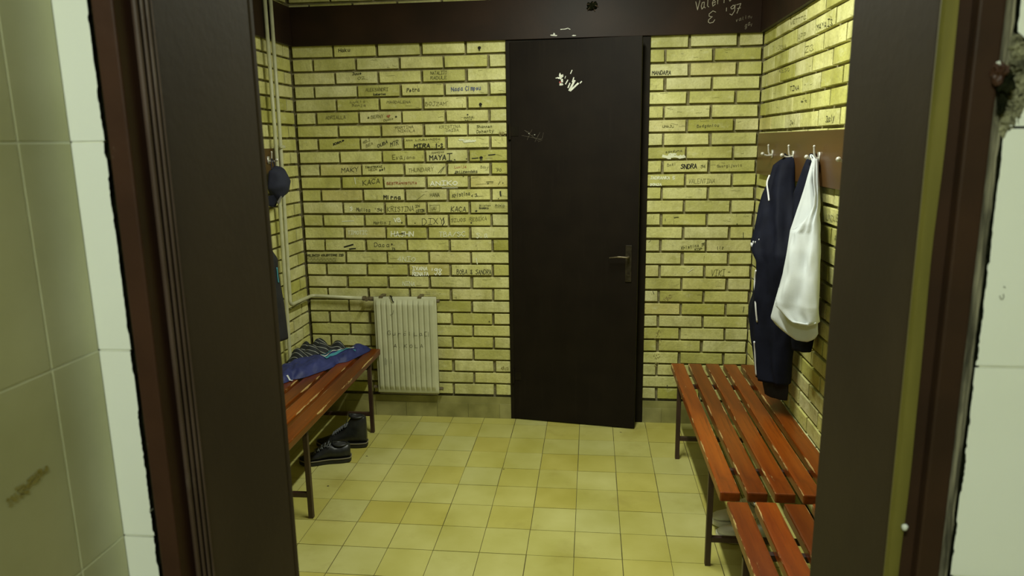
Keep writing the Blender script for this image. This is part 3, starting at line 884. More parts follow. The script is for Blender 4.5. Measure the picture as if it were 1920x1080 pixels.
# ---------------------------------------------------------------- right wall
bm = bmesh.new()
pr_ = lambda u, z, d=0.0: (XR - d, -u, z)
ink_r = lambda u, z: (XR - 0.0018 - LIFT[0], -u, z)
off_r = lambda n, u: 0.256 if n % 2 else 0.256 - 0.1335
brick_wall(bm, 0.0, -FRONT, pr_, off_r, 0.267, rng)
box(bm, XR + 0.020, XR + 0.16, FRONT, 0.0124, 0.0, CEIL, MI['mortar'])
for wall, text, x0, z0, x1, z1, h, ink in INK:
    if wall == 'r':
        write(bm, text, x0, z0, x1, z1, h, INKW[ink], ink_r, MI[ink], r2)
doodles(bm, r2, 160, 0.1, 2.2, 0.5, 2.25, ink_r)
for f in bm.faces: f.normal_flip()
bmesh.ops.recalc_face_normals(bm, faces=bm.faces)
tag(link('wall_right', bm, WALLMATS), kind='structure', label='yellow brick wall behind the hanging clothes')

# ---------------------------------------------------------------- left wall
bm = bmesh.new()
pl_ = lambda u, z, d=0.0: (XL + d, -u, z)
ink_l = lambda u, z: (XL + 0.0018 + LIFT[0], -u, z)
off_l = lambda n, u: 0.37 if n % 2 else 0.37 - 0.1335
brick_wall(bm, 0.012, -FRONT, pl_, off_l, 0.267, rng)
box(bm, XL - 0.16, XL - 0.020, FRONT, 0.0124, 0.0, CEIL, MI['mortar'])
doodles(bm, r2, 60, 0.1, 2.2, 0.5, 2.25, ink_l)
bmesh.ops.recalc_face_normals(bm, faces=bm.faces)
tag(link('wall_left', bm, WALLMATS), kind='structure', label='yellow brick wall behind the heating pipes')

# ---------------------------------------------------------------- floor: tiles in dark grout
bm = bmesh.new()
rf = random.Random(3)
TX, TY, TS = 0.20207, -0.30739, 0.2
# the tiling runs on through the doorway into the entry
xmin, xmax, ymin, ymax = XL, XR, FRONT, 0.0
for i in range(-10, 8):
    for j in range(-3, 30):
        x0, x1 = TX + i * TS, TX + (i + 1) * TS
        y1, y0 = TY - j * TS, TY - (j + 1) * TS
        if y0 < -5.7 or y1 > 0.25: continue
        lo, hi = (XL, XR) if (y0 + y1) / 2 > FRONT else (-0.24, 1.7)
        x0c, x1c = max(x0, lo), min(x1, hi)
        y1c = min(y1, 0.0)
        if x1c - x0c < 0.01 or y1c - y0 < 0.01: continue
        g = 0.0016
        dz = rf.uniform(-0.0006, 0.0006)
        jx, jy = rf.uniform(-.0008, .0008), rf.uniform(-.0008, .0008)
        vs = [bm.verts.new(p) for p in ((x0c + g + jx, y0 + g + jy, dz), (x1c - g + jx, y0 + g + jy, dz), (x1c - g + jx, y1c - g + jy, dz), (x0c + g + jx, y1c - g + jy, dz))]
        bm.faces.new(vs).material_index = 0
        lo_v = [bm.verts.new((v.co.x, v.co.y, -0.004)) for v in vs]
        for k in range(4):
            bm.faces.new((vs[k], lo_v[k], lo_v[(k + 1) % 4], vs[(k + 1) % 4])).material_index = 0
box(bm, XL - 0.2, 1.75, -5.8, 0.3, -0.12, -0.003, 1)
# little dry bits and leaf crumbs trodden into the tiles
for x, y in ((0.93, -0.135), (0.995, -0.20), (0.89, -0.72), (0.98, -0.80), (0.79, -1.70), (0.81, -1.66), (-1.06, -0.98), (-0.97, -0.62), (0.45, -0.18), (-0.19, -0.72)):
    dot(bm, x, y, rf.uniform(.004, .009), rf.uniform(.003, .007), lambda u, v: (u, v, 0.0016), 2, rf, n=9, rag=0.45)
tag(link('floor', bm, ['floor', 'grout', 'leaflitter']), kind='structure')

# ---------------------------------------------------------------- ceiling
bm = bmesh.new()
box(bm, XL - 0.2, XR + 0.2, FRONT, 0.2, CEIL, CEIL + 0.12)
tag(link('ceiling', bm, 'plain'), kind='structure')
bm = bmesh.new()
box(bm, -0.24, 1.75, -5.8, FRONT - 0.005, CEIL, CEIL + 0.12)
tag(link('ceiling.001', bm, 'plain'), kind='structure')

# ---------------------------------------------------------------- skirting
def skirting(name, segs, axis, pos, sgn, ph):
    bm = bmesh.new()
    for a, b in segs:
        k = math.floor((a - ph) / 0.2)
        while ph + k * 0.2 < b:
            s0, s1 = max(ph + k * 0.2 + 0.0012, a), min(ph + (k + 1) * 0.2 - 0.0012, b)
            if s1 - s0 > 0.006:
                if axis == 'x':
                    box(bm, s0, s1, pos, pos + sgn * 0.013, 0.0, 0.094, 0, 0.0)
                else:
                    box(bm, pos, pos + sgn * 0.013, s0, s1, 0.0, 0.094, 0, 0.0)
            k += 1
        if axis == 'x':
            box(bm, a, b, pos + sgn * 0.001, pos + sgn * 0.0095, 0.0, 0.138, 1)
        else:
            box(bm, pos + sgn * 0.001, pos + sgn * 0.0095, a, b, 0.0, 0.138, 1)
    bmesh.ops.recalc_face_normals(bm, faces=bm.faces)
    tag(link(name, bm, ['skirt', 'skirt']), kind='structure')


skirting('baseboard_back', [(XL, -0.228), (0.585, XR)], 'x', 0.0, -1, -0.10)
skirting('baseboard_right', [(FRONT, -0.013)], 'y', XR, -1, 0.0)
skirting('baseboard_left', [(FRONT, -0.013)], 'y', XL, 1, 0.0)

# ---------------------------------------------------------------- dark boards running round the room above the door
TRIM_Z0, TRIM_Z1 = 2.270, 2.486
bm = bmesh.new()
box(bm, XL + 0.025, XR - 0.025, -0.025, 0.0, TRIM_Z0, TRIM_Z1, 0, 0.002)
pt = lambda u, z: (u, -0.0256 - LIFT[0], z)
for wall, text, x0, z0, x1, z1, h, ink in INK:
    if wall == 't':
        write(bm, text, x0, z0, x1, z1, h, INKW[ink], pt, 1 if ink == 'c' else 3, r2, shear=0.1)
# chipped paint where the leaf has knocked the board
for u, z, a, b in ((0.037, 2.287, .012, .004), (0.048, 2.291, .006, .007), (0.060, 2.285, .006, .003), (0.158, 2.282, .010, .003)):
    dot(bm, u, z, a, b, pt, 2, r2, n=11, rag=0.4)
stroke(bm, [(0.085, 2.317), (0.11, 2.318), (0.125, 2.322), (0.137, 2.316)], 0.004, pt, 2)
tag(link('trim_1', bm, ['beam', 'ink_c', 'chip', 'ink_e']), kind='structure', label='dark brown board over the door with chalk writing')
bm = bmesh.new()
box(bm, XR - 0.025, XR, FRONT, 0.0, TRIM_Z0, TRIM_Z1, 0, 0.002)
tag(link('trim_2', bm, 'beam'), kind='structure')
bm = bmesh.new()
box(bm, XL, XL + 0.025, FRONT, 0.0, TRIM_Z0, TRIM_Z1, 0, 0.002)
tag(link('trim_3', bm, 'beam'), kind='structure')
# broken fitting on the board over the door
root = empty('wall_bracket', (0.258, -0.025, 2.435), label='broken dark fitting on the board above the door', cat='bracket')
bm = bmesh.new()
blob(bm, (0, -0.006, 0), 0.024, 0.008, 0.020, seed=3, amp=0.9, fr=2.2)
link('mounting_lump', bm, 'filler', root, smooth=True)
bm = bmesh.new()
for a in range(5):
    t0 = a * 1.3
    tube(bm, [(math.cos(t0) * .016, -0.012, math.sin(t0) * .014), (math.cos(t0) * .034, -0.007, math.sin(t0) * .026 - .006)], 0.0022, 6)
link('bent_prong', bm, 'rib', root)

# ---------------------------------------------------------------- door_1: dark door in the back wall, ajar towards the room
door = empty('door_1', (DOOR_X0, 0, 0), kind='structure', label='dark brown door standing slightly ajar in the brick wall')
bm = bmesh.new()
fw_ = 0.024
box(bm, DOOR_X0 - 0.006, DOOR_X0 + fw_, -0.012, 0.12, 0, DOOR_H - 0.002, 0, 0.0015)
box(bm, DOOR_X1 - 0.040, DOOR_X1 + 0.006, -0.012, 0.12, 0, DOOR_H - 0.002, 0, 0.0015)
box(bm, DOOR_X0 + fw_, DOOR_X1 - 0.040, -0.011, 0.119, DOOR_H - 0.018, DOOR_H - 0.002, 0)
box(bm, DOOR_X0, DOOR_X1, 0.1205, 0.14, 0, DOOR_H - 0.003, 0)
o = link('door_frame', bm, 'frame_far', None)
o.parent = door; o.location = (-DOOR_X0, 0, 0)
LEAF_W, LEAF_H, LEAF_T = 0.742, 2.250, 0.040
ang = -math.atan2(0.113, 0.744)
leaf = empty('leaf_pivot', (0, 0, 0))
bpy.data.objects.remove(leaf)
bm = bmesh.new()
box(bm, 0, LEAF_W, 0.0, LEAF_T, 0.008, LEAF_H + 0.008, 0, 0.002)
pd = lambda u, z: (u, -0.0004 - LIFT[0], z)
rd = random.Random(2)
chips = [(0.295, 2.062, .010, .016), (0.300, 2.036, .007, .009), (0.280, 2.055, .012, .005), (0.296, 2.018, .009, .006)]
for u, z, a, b in chips:
    dot(bm, u, z, a, b, pd, 1, rd, n=13, rag=0.5)
for q in (([(0.344, 1.985), (0.372, 2.035)], .011), ([(0.350, 1.984), (0.392, 2.020)], .010), ([(0.336, 2.000), (0.346, 2.022)], .007), ([(0.322, 2.020), (0.334, 2.040)], .006),
          ([(0.350, 2.075), (0.358, 2.092)], .005), ([(0.404, 2.022), (0.412, 2.030)], .006), ([(0.318, 2.05), (0.322, 2.062)], .003), ([(0.36, 2.03), (0.368, 2.052)], .006)):
    stroke(bm, q[0], q[1], pd, 1)
dot(bm, 0.291, 2.030, .006, .004, pd, 2, rd, rag=0.3)
for k in range(9):
    stroke(bm, [(rd.uniform(.05, .2), rd.uniform(1.70, 1.78))] * 1 + [(rd.uniform(.05, .2), rd.uniform(1.70, 1.78))], 0.0006, pd, 3)
for u, z in ((0.108, 1.752), (0.142, 1.745)):
    dot(bm, u, z, .0025, .0025, pd, 1, rd)
lf = link('door_leaf', bm, ['door', 'chip', 'redspot', 'ink_e'])
lf.parent = door
lf.location = (0.018, -0.0175, 0)
lf.rotation_euler = (0, 0, ang)
# handle
bm = bmesh.new()
box(bm, 0.672, 0.708, -0.008, 0.0, 0.905, 1.118, 0, 0.003)
tube(bm, [(0.690, -0.008, 0.945), (0.690, -0.012, 0.945)], 0.009, 12)
box(bm, 0.6865, 0.6935, -0.0095, -0.007, 0.918, 0.938, 0)
link('handle_plate', bm, 'bronze', lf)
bm = bmesh.new()
tube(bm, fillet([(0.690, -0.004, 1.052), (0.690, -0.048, 1.052), (0.640, -0.050, 1.056), (0.585, -0.046, 1.048)], 0.012), [0.0065] * 3 + [0.0050] * 9 + [0.0035] * 2, 10)
link('lever', bm, 'valve', lf, smooth=True)
for z in (1.765, 0.285):
    bm = bmesh.new()
    tube(bm, [(-0.004, -0.006, z - 0.045), (-0.004, -0.006, z + 0.045)], 0.007, 10)
    box(bm, -0.004, 0.045, -0.003, 0.0, z - 0.026, z + 0.026, 0)
    for dz_ in (-.016, .016):
        tube(bm, [(0.030, -0.003, z + dz_), (0.030, -0.0045, z + dz_)], 0.004, 8)
    link('hinge', bm, 'frame_far', lf)

# ---------------------------------------------------------------- door_2: the near doorway the photo is taken through
JX0, JX1, JN, JF = -0.150, 0.550, -3.540, -3.333
d2 = empty('door_2', (0.2, -3.45, 0), kind='structure', label='brown painted frame of the near doorway')


def prism_xy(bm, poly, z0, z1, mi=0):
    a = [bm.verts.new((x, y, z0)) for x, y in poly]
    b = [bm.verts.new((x, y, z1)) for x, y in poly]
    n = len(poly)
    for i in range(n):
        bm.faces.new((a[i], a[(i + 1) % n], b[(i + 1) % n], b[i])).material_index = mi
    bm.faces.new(a[::-1]).material_index = mi
    bm.faces.new(b).material_index = mi


def sub(name, bm, mats, parent, smooth=False):
    bmesh.ops.recalc_face_normals(bm, faces=bm.faces)
    o = link(name, bm, mats, parent, smooth)
    o.location = -Vector(parent.location)
    return o


TOPZ = 2.12
bm = bmesh.new()
box(bm, JX0 - 0.03, JX0, JN, JF, 0, TOPZ, 0, 0.002)
box(bm, JX0 - 0.03, JX0 + 0.001, JF - 0.006, JF + 0.003, 0, TOPZ, 0, 0.001)
sub('left_jamb_lining', bm, 'jamb', d2)
bm = bmesh.new()
box(bm, JX1, JX1 + 0.03, JN - 0.004, JF, 0, TOPZ, 0, 0.002)
sub('right_jamb_lining', bm, 'jamb', d2)
bm = bmesh.new()
box(bm, JX0, JX1, JN, JF, TOPZ, TOPZ + 0.03, 0, 0.002)
sub('head_lining', bm, 'jamb', d2)
# left casing: flat face, a deep groove, then three beads before the lining
bm = bmesh.new()
box(bm, -0.1830, -0.1620, -3.5795, -3.53, 0, TOPZ + 0.05, 0, 0.0022)
sub('left_casing', bm, 'casing', d2)
bm = bmesh.new()
box(bm, -0.1640, JX0 - 0.0002, -3.5460, -3.53, 0, TOPZ + 0.03, 1)
for k, (x, y, r_) in enumerate(((-0.1600, -3.5530, 0.0013), (-0.1565, -3.5560, 0.0026), (-0.1542, -3.5500, 0.0020), (-0.1520, -3.5450, 0.0018), (-0.1505, -3.5400, 0.0014))):
    pts = [(x + 0.0006 * math.sin(z * 3 + k), y, z) for z in [i * 0.12 for i in range(int(TOPZ / 0.12) + 1)]]
    tube(bm, pts, r_, 8)
sub('ribbed_moulding', bm, ['rib', 'frame_far'], d2)
# right casing, recess and the bare ochre strip
bm = bmesh.new()
box(bm, 0.5632, 0.5835, -3.5800, -3.53, 0, TOPZ + 0.05, 0, 0.0022)
sub('right_casing', bm, 'casing_shaded', d2)
bm = bmesh.new()
box(bm, 0.5508, 0.5640, -3.5690, -3.546, 0, TOPZ + 0.04, 0, 0.001)
sub('right_recess', bm, 'casing_shaded', d2)
bm = bmesh.new()
rs = random.Random(9)
prev = None
rings = []
for i in range(0, 90):
    z = i * 0.0235
    wob = 0.0009 * noise.noise(Vector((0, 0, z * 9))) + 0.0005 * math.sin(z * 23)
    xa, xb = 0.5385, 0.5503 + wob
    rings.append([(xa + 0.0115, -3.5436, z), (xa + 0.0072, -3.5560, z), (xa, -3.5720, z), (xa + 0.002, -3.5755, z), (xb, -3.5755, z), (xb, -3.5500, z)])
loft(bm, rings)
sub('ochre_seal_strip', bm, 'ochre', d2, smooth=False)
# painted-over nail head on the strip
bm = bmesh.new()
blob(bm, (0.5500, -3.5775, 1.353), 0.0028, 0.0024, 0.0032, seed=1, amp=0.3)
sub('nail_head', bm, 'chip', d2, smooth=True)
# blackened ragged filler between tiles and frame
bm = bmesh.new()
box(bm, -0.1980, -0.1805, -3.5690, JF - 0.004, 0, TOPZ + 0.029, 0)
box(bm, 0.5920, 0.6000, -3.5690, JF - 0.004, 0, TOPZ + 0.029, 0)
box(bm, 0.6000, 0.6400, -3.5690, -3.5665, 0, TOPZ + 0.029, 0)
for sx, x0 in ((-1, -0.1860), (1, 0.5950)):
    for k in range(150):
        z = rs.uniform(1.22, 2.0)
        blob(bm, (x0 + rs.uniform(-.0018, .0018), -3.5700, z), rs.uniform(.0010, .0020), .0022, rs.uniform(.002, .005), seed=k, amp=0.8, sub=1)
sub('ragged_filler', bm, 'filler', d2)

# grey, brushed-over plaster bead between the right casing and the tiles
bm = bmesh.new()
rings = []
for i in range(0, 200):
    z = i * 0.0106
    n1 = 0.0010 * noise.noise(Vector((1, 0, z * 40))); n2 = 0.0012 * noise.noise(Vector((5, 0, z * 55)))
    rings.append([(0.5832, -3.5500, z), (0.5834, -3.5735 + n1, z), (0.5858 + n1, -3.5765, z), (0.5872, -3.5745, z), (0.5890 + n2, -3.5768 + n1, z), (0.5905 + n1, -3.5750, z), (0.5922 + n2, -3.5758, z), (0.5930 + n2, -3.5500, z)])
loft(bm, rings)
sub('plaster_bead', bm, 'bead', d2)

# ---------------------------------------------------------------- wall that carries the doorway
bm = bmesh.new()
WF0, WF1 = -3.5660, FRONT
box(bm, XL - 0.1, -0.1980, WF0, WF1, 0, CEIL)
box(bm, 0.6000, XR + 0.15, WF0, WF1, 0, CEIL)
box(bm, XR + 0.15, 1.75, WF0, WF1, 0, CEIL)
box(bm, -0.1980, 0.6000, WF0, WF1, TOPZ + 0.03, CEIL)
tag(link('wall_front', bm, 'plain'), kind='structure')


# entry room: tiled walls
def ragged_tile(bm, x0, x1, z0, z1, y, rag_left=None, rag_right=None, mi=0, rng=None, notch=None):
    """one wall tile facing the camera; an edge against the frame may be nibbled off irregularly"""
    pts = []
    step = 0.0030
    def edge(x, za, zb, sgn):
        n = max(2, int(abs(zb - za) / step))
        out = []
        chip = 0.0
        for k in range(n + 1):
            z = za + (zb - za) * k / n
            if rng.random() < 0.22: chip = rng.uniform(0, 0.0022)
            d = chip * rng.uniform(0.5, 1.0)
            if notch and notch[0] < z < notch[1]:
                t = (z - notch[0]) / (notch[1] - notch[0])
                d += math.sin(math.pi * t) ** 0.6 * notch[2] + rng.uniform(0, .0012)
            out.append((x + sgn * d, z))
        return out
    if rag_left is not None and rag_left:
        pts += edge(x0, z1, z0, +1)
    else:
        pts += [(x0, z1), (x0, z0)]
    if rag_right:
        pts += edge(x1, z0, z1, -1)
    else:
        pts += [(x1, z0), (x1, z1)]
    f = [bm.verts.new((x, y, z)) for x, z in pts]
    b = [bm.verts.new((x, y + 0.007, z)) for x, z in pts]
    bm.faces.new(f).material_index = mi
    for i in range(len(f)):
        bm.faces.new((f[i], b[i], b[(i + 1) % len(f)], f[(i + 1) % len(f)])).material_index = 3 if (rag_left or rag_right) else mi


TZ = 1.7095
TP = 0.2025
YT = -3.5750
re = random.Random(4)
bm = bmesh.new()
for k in range(-9, 6):
    z0, z1 = TZ + k * TP + 0.0010, TZ + (k + 1) * TP - 0.0010
    z0 = max(z0, 0.0)
    if z0 > CEIL - 0.02: continue
    z1 = min(z1, CEIL)
    ragged_tile(bm, -0.2236, -0.1896, z0, z1, YT, rag_right=(z1 < TOPZ + 0.3), rng=re)
    nt = (1.712, 1.783, 0.016) if k == 0 else None
    ragged_tile(bm, 0.5950, 0.7900, z0, z1, YT, rag_left=(z0 < TOPZ), rng=re, notch=nt)
    for i in range(6):
        xa = 0.7920 + i * 0.2
        if xa + 0.01 < 1.75:
            ragged_tile(bm, xa, min(xa + 0.198, 1.75), z0, z1, YT, rng=re)
    # over the doorway
    if z0 > TOPZ + 0.05:
        for i in range(4):
            ragged_tile(bm, -0.188 + i * 0.195, -0.190 + (i + 1) * 0.195, z0, z1, YT, rng=re)
box(bm, -0.2230, -0.1915, YT + 0.0006, WF0, 0, CEIL, 1)
box(bm, 0.6180, 1.75, YT + 0.0006, WF0, 0, CEIL, 1)
box(bm, 0.5985, 0.6180, YT + 0.0006, WF0, 0, 1.708, 1)
bmesh.ops.recalc_face_normals(bm, faces=bm.faces)
# a thin pencil curl on the right tiles, as in the photo
stroke(bm, [(0.6075, 1.5700), (0.6085, 1.5672), (0.6100, 1.5668), (0.6108, 1.5690), (0.6100, 1.5715)], 0.0006, lambda u, v: (u, YT - 0.0004 - LIFT[0], v), 2)
stroke(bm, [(0.6098, 1.5780), (0.6108, 1.5770)], 0.0008, lambda u, v: (u, YT - 0.0004 - LIFT[0], v), 2)
tag(link('wall_entry_front', bm, ['walltile', 'tilegrout', 'ink_d', 'filler']), kind='structure', label='bright tiled wall around the near doorway')

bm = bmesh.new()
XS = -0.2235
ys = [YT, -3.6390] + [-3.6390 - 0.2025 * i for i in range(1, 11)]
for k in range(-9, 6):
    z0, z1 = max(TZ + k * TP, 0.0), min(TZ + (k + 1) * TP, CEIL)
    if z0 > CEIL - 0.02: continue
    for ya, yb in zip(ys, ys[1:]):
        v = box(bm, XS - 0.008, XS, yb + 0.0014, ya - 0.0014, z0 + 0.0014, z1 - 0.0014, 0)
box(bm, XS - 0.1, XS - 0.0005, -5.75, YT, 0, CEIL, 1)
# brownish smear on the lower tile
for _ in range(70):
    t = re.random()
    dot(bm, -3.706 + t * 0.042 + re.uniform(-.003, .003), 1.413 + t * 0.009 + re.uniform(-1, 1) * 0.006 * (1 - t * 0.6), re.uniform(.0008, .0028), re.uniform(.0006, .0018),
        lambda u, v: (XS + 0.0004 + LIFT[0], u, v), 2, re, n=9, rag=0.4)
tag(link('wall_entry_left', bm, ['walltile_side', 'tilegrout', 'stain']), kind='structure', label='tiled side wall of the entry')
bm = bmesh.new()
box(bm, 1.75, 1.85, -5.75, WF0, 0, CEIL)
tag(link('wall_entry_right', bm, 'plain'), kind='structure')
bm = bmesh.new()
box(bm, XS - 0.1, 1.85, -5.85, -5.75, 0, CEIL)
tag(link('wall_entry_back', bm, 'plain'), kind='structure')

# crumbled plaster round an old fixing at the right casing
bm = bmesh.new()
rp = random.Random(21)
for k in range(30):
    t = rp.random()
    z = 1.713 + t * 0.062
    wid = 0.016 * math.sin(math.pi * min(max(t, .05), .95)) ** 0.5
    x = 0.5945 + rp.uniform(-0.003, wid)
    s = rp.uniform(0.003, 0.0075)
    blob(bm, (x, -3.5725 + rp.uniform(-.002, .002), z), s * .8, s * 0.5, s * rp.uniform(.8, 1.6), seed=k, amp=1.1, fr=2.8, sub=3)
blob(bm, (0.5835, -3.5815, 1.752), 0.0062, 0.0045, 0.0075, seed=77, amp=0.8, fr=1.8, mi=1)
blob(bm, (0.5885, -3.5810, 1.744), 0.0058, 0.0050, 0.0085, seed=78, amp=0.8, fr=1.8, mi=2)
blob(bm, (0.5885, -3.5800, 1.728), 0.0030, 0.0040, 0.0080, seed=79, amp=0.6, fr=1.8, mi=2)
blob(bm, (0.5805, -3.5830, 1.758), 0.0018, 0.0015, 0.0026, seed=80, amp=0.6, mi=3)
sub('crumbled_plaster', bm, ['plaster_rough', 'casing', 'filler', 'chip'], d2)

# ---------------------------------------------------------------- heating pipes (left wall)
px = -1.462
root = empty('heating_pipe', (px, -0.40, 0.2), label='cream painted heating pipe, the left one running straight down the corner wall', cat='pipe', group='heating pipes in the corner')
bm = bmesh.new()
tube(bm, [(0, 0.020, 2.655), (0, 0.015, 1.5), (0, -0.018, 0.40), (0, -0.020, -0.05), (0.0, -0.02, -0.198)], 0.0108, 12)
link('pipe_run', bm, 'pipe', root, smooth=True)
root.location = (px, -0.402, 0.2)
root = empty('heating_pipe.001', (px, -0.31, CEIL), label='cream painted heating pipe that bends along the wall to the radiator', cat='pipe', group='heating pipes in the corner')
bm = bmesh.new()
P = [(0, 0.004, 0), (0, -0.012, -1.0), (0, -0.053, CEIL * -1 + 0.80), (0, 0.272, 0.787 - CEIL), (0.335, 0.272, 0.772 - CEIL)]
tube(bm, fillet(P, 0.035, 7), 0.0108, 12)
link('pipe_run', bm, 'pipe', root, smooth=True)
bm = bmesh.new()
box(bm, -0.03, 0.014, -0.024, 0.004, 1.688 - CEIL, 1.706 - CEIL, 0, 0.002)
box(bm, 0.010, 0.016, -0.05, 0.012, 1.690 - CEIL, 1.704 - CEIL, 0, 0.002)
link('pipe_clip', bm, 'pipe', root)
bm = bmesh.new()
tube(bm, [(0.325, 0.272, 0.772 - CEIL), (0.345, 0.272, 0.772 - CEIL)], 0.015, 8)
tube(bm, [(0.345, 0.272, 0.772 - CEIL), (0.372, 0.262, 0.772 - CEIL)], 0.012, 12)
tube(bm, [(0.372, 0.262, 0.772 - CEIL), (0.400, 0.262, 0.772 - CEIL)], 0.0155, 6)
tube(bm, [(0.36, 0.262, 0.772 - CEIL), (0.36, 0.232, 0.772 - CEIL)], 0.011, 10)
link('radiator_valve', bm, 'valve', root)

# ---------------------------------------------------------------- radiator
RX0, RX1, RZ0, RZ1 = -1.061, -0.670, 0.174, 0.790
rad = empty('radiator', ((RX0 + RX1) / 2, 0, RZ0), label='cream steel panel radiator with vertical flutes and scribbled words', cat='radiator')
cx, w2, hh = 0, (RX1 - RX0) / 2, RZ1 - RZ0
bm = bmesh.new()
nx, nz = 150, 46
grid = []
NF = 11
for i in range(nx + 1):
    u = -w2 + 2 * w2 * i / nx
    col_ = []
    for j in range(nz + 1):
        v = hh * j / nz
        m_ = min(max((v - 0.022) / 0.022, 0), 1) * min(max((hh - 0.022 - v) / 0.022, 0), 1)
        m_ = m_ * m_ * (3 - 2 * m_)
        e_ = min(max((w2 - 0.012 - abs(u)) / 0.008, 0), 1)
        ph = (u + w2 - 0.012) / (2 * w2 - 0.024) * NF
        fr_ = ph - math.floor(ph)
        g_ = min(abs(fr_ - 0.5) * 2, 1)                     # 0 centre .. 1 between flutes
        flute = 1 - max(0, (g_ - 0.55) / 0.45) ** 1.5
        y = -0.072 - 0.0120 * flute * m_ * e_
        # rolled rim
        rim = min(min(w2 - abs(u), v, hh - v) / 0.005, 1)
        y += (1 - rim) * 0.006
        col_.append(bm.verts.new((u, y, v)))
    grid.append(col_)
for i in range(nx):
    for j in range(nz):
        bm.faces.new((grid[i][j], grid[i + 1][j], grid[i + 1][j + 1], grid[i][j + 1]))
box(bm, -w2, w2, -0.067, -0.060, 0.0, hh, 0)
rad_bm = bm
bm = bmesh.new()
box(bm, -w2 + 0.004, w2 - 0.004, -0.040, -0.032, 0.004, hh - 0.004, 0, 0.002)
box(bm, -w2 + 0.01, w2 - 0.01, -0.060, -0.040, -0.012, 0.03, 0)
for k in range(26):
    u = -w2 + 0.02 + k * (2 * w2 - 0.04) / 25
    box(bm, u - 0.0006, u + 0.0006, -0.060, -0.040, 0.03, hh - 0.02, 0)
link('convector', bm, 'rad_back', rad)
for u in (-0.145, 0.095):
    bm = bmesh.new()
    box(bm, u - 0.012, u + 0.012, -0.075, 0.0, hh - 0.004, hh + 0.006, 0, 0.001)
    link('wall_bracket', bm, 'valve', rad)
for q in (((w2 - 0.004, -0.052, hh - 0.028), (w2 + 0.018, -0.052, hh - 0.028)), ((w2 - 0.004, -0.052, 0.028), (w2 + 0.022, -0.052, 0.028)), ((-w2 - 0.03, -0.050, 0.03), (-w2 + 0.004, -0.050, 0.03))):
    bm = bmesh.new()
    tube(bm, q, 0.011, 8)
    link('plug', bm, 'valve', rad)
bm = bmesh.new()
tube(bm, smoothpath([(-0.088, -0.074, hh + 0.004), (-0.076, -0.083, hh - 0.002), (-0.070, -0.0855, hh - 0.022), (-0.062, -0.0855, hh - 0.030)]), 0.0030, 6)
tube(bm, smoothpath([(-0.090, -0.074, hh + 0.008), (-0.080, -0.080, hh + 0.010), (-0.072, -0.083, hh + 0.002)]), 0.0022, 6)
link('wire_tag', bm, 'filler', rad)
# scribbled words on the flutes
bm = rad_bm
prd = lambda u, z: (u, -0.0844 - LIFT[0], z)
rr_ = random.Random(8)
SP = (2 * w2 - 0.024) / NF
fl_x = lambda k: -w2 + 0.012 + (k + 0.5) * SP
for k, ch in zip((2, 3, 4, 5, 6, 7, 8, 9), 'GurciLa['):
    write(bm, ch, fl_x(k) - 0.012, 0.377, fl_x(k) + 0.014, 0.379, 0.028 if ch in 'G[' else 0.022, 0.0024, prd, 1, rr_)
stroke(bm, [(fl_x(9) + 0.012, 0.372), (fl_x(9) + 0.011, 0.402)], 0.0016, prd, 1)
stroke(bm, [(fl_x(5) - 0.006, 0.406), (fl_x(5), 0.401), (fl_x(5) + 0.006, 0.407)], 0.0014, prd, 1)
for k, ch in zip((3, 4, 5, 6, 7, 8), 'A.KOLA'):
    write(bm, ch, fl_x(k) - 0.010, 0.300, fl_x(k) + 0.012, 0.301, 0.020, 0.0024, prd, 1, rr_)
stroke(bm, [(fl_x(1) - 0.004, 0.185), (fl_x(1), 0.230)], 0.0022, prd, 1)
stroke(bm, [(fl_x(1) + 0.006, 0.187), (fl_x(1) + 0.009, 0.222)], 0.0018, prd, 1)
stroke(bm, [(fl_x(2) + 0.002, 0.195), (fl_x(2) + 0.004, 0.228)], 0.0018, prd, 1)
stroke(bm, smoothpath([(fl_x(2) + 0.008, 0.505, 0), (fl_x(3) - 0.008, 0.512, 0), (fl_x(3) + 0.001, 0.535, 0)], 3) and [(fl_x(2) + 0.010, 0.505), (fl_x(3) - 0.006, 0.512), (fl_x(3), 0.535)], 0.002, prd, 1)
stroke(bm, [(fl_x(6) + 0.004, 0.13), (fl_x(6) + 0.002, 0.21)], 0.0016, prd, 2)
link('front_panel', bm, ['radiator', 'ink_k', 'ink_f'], rad, smooth=True)


# ---------------------------------------------------------------- coat racks
def hook_mesh(sx):
    """hat-and-coat hook: round boss, upright prong with a knob, short lower prong; sx points into the room"""
    bm = bmesh.new()
    box(bm, 0, sx * 0.004, -0.014, 0.014, -0.020, 0.020)
    tube(bm, smoothpath([(sx * 0.002, 0, -0.004), (sx * 0.014, 0, -0.002), (sx * 0.020, 0, 0.012), (sx * 0.022, 0, 0.040)], 5), 0.0040, 8)
    blob(bm, (sx * 0.022, 0, 0.042), 0.0056, 0.0056, 0.0065, amp=0, sub=2)
    tube(bm, smoothpath([(sx * 0.004, 0, -0.006), (sx * 0.026, 0, -0.008), (sx * 0.044, 0, -0.002)], 4), 0.0045, 8)
    blob(bm, (sx * 0.049, 0, 0.001), 0.0095, 0.0095, 0.0095, amp=0, sub=2)
    bmesh.ops.recalc_face_normals(bm, faces=bm.faces)
    return bm


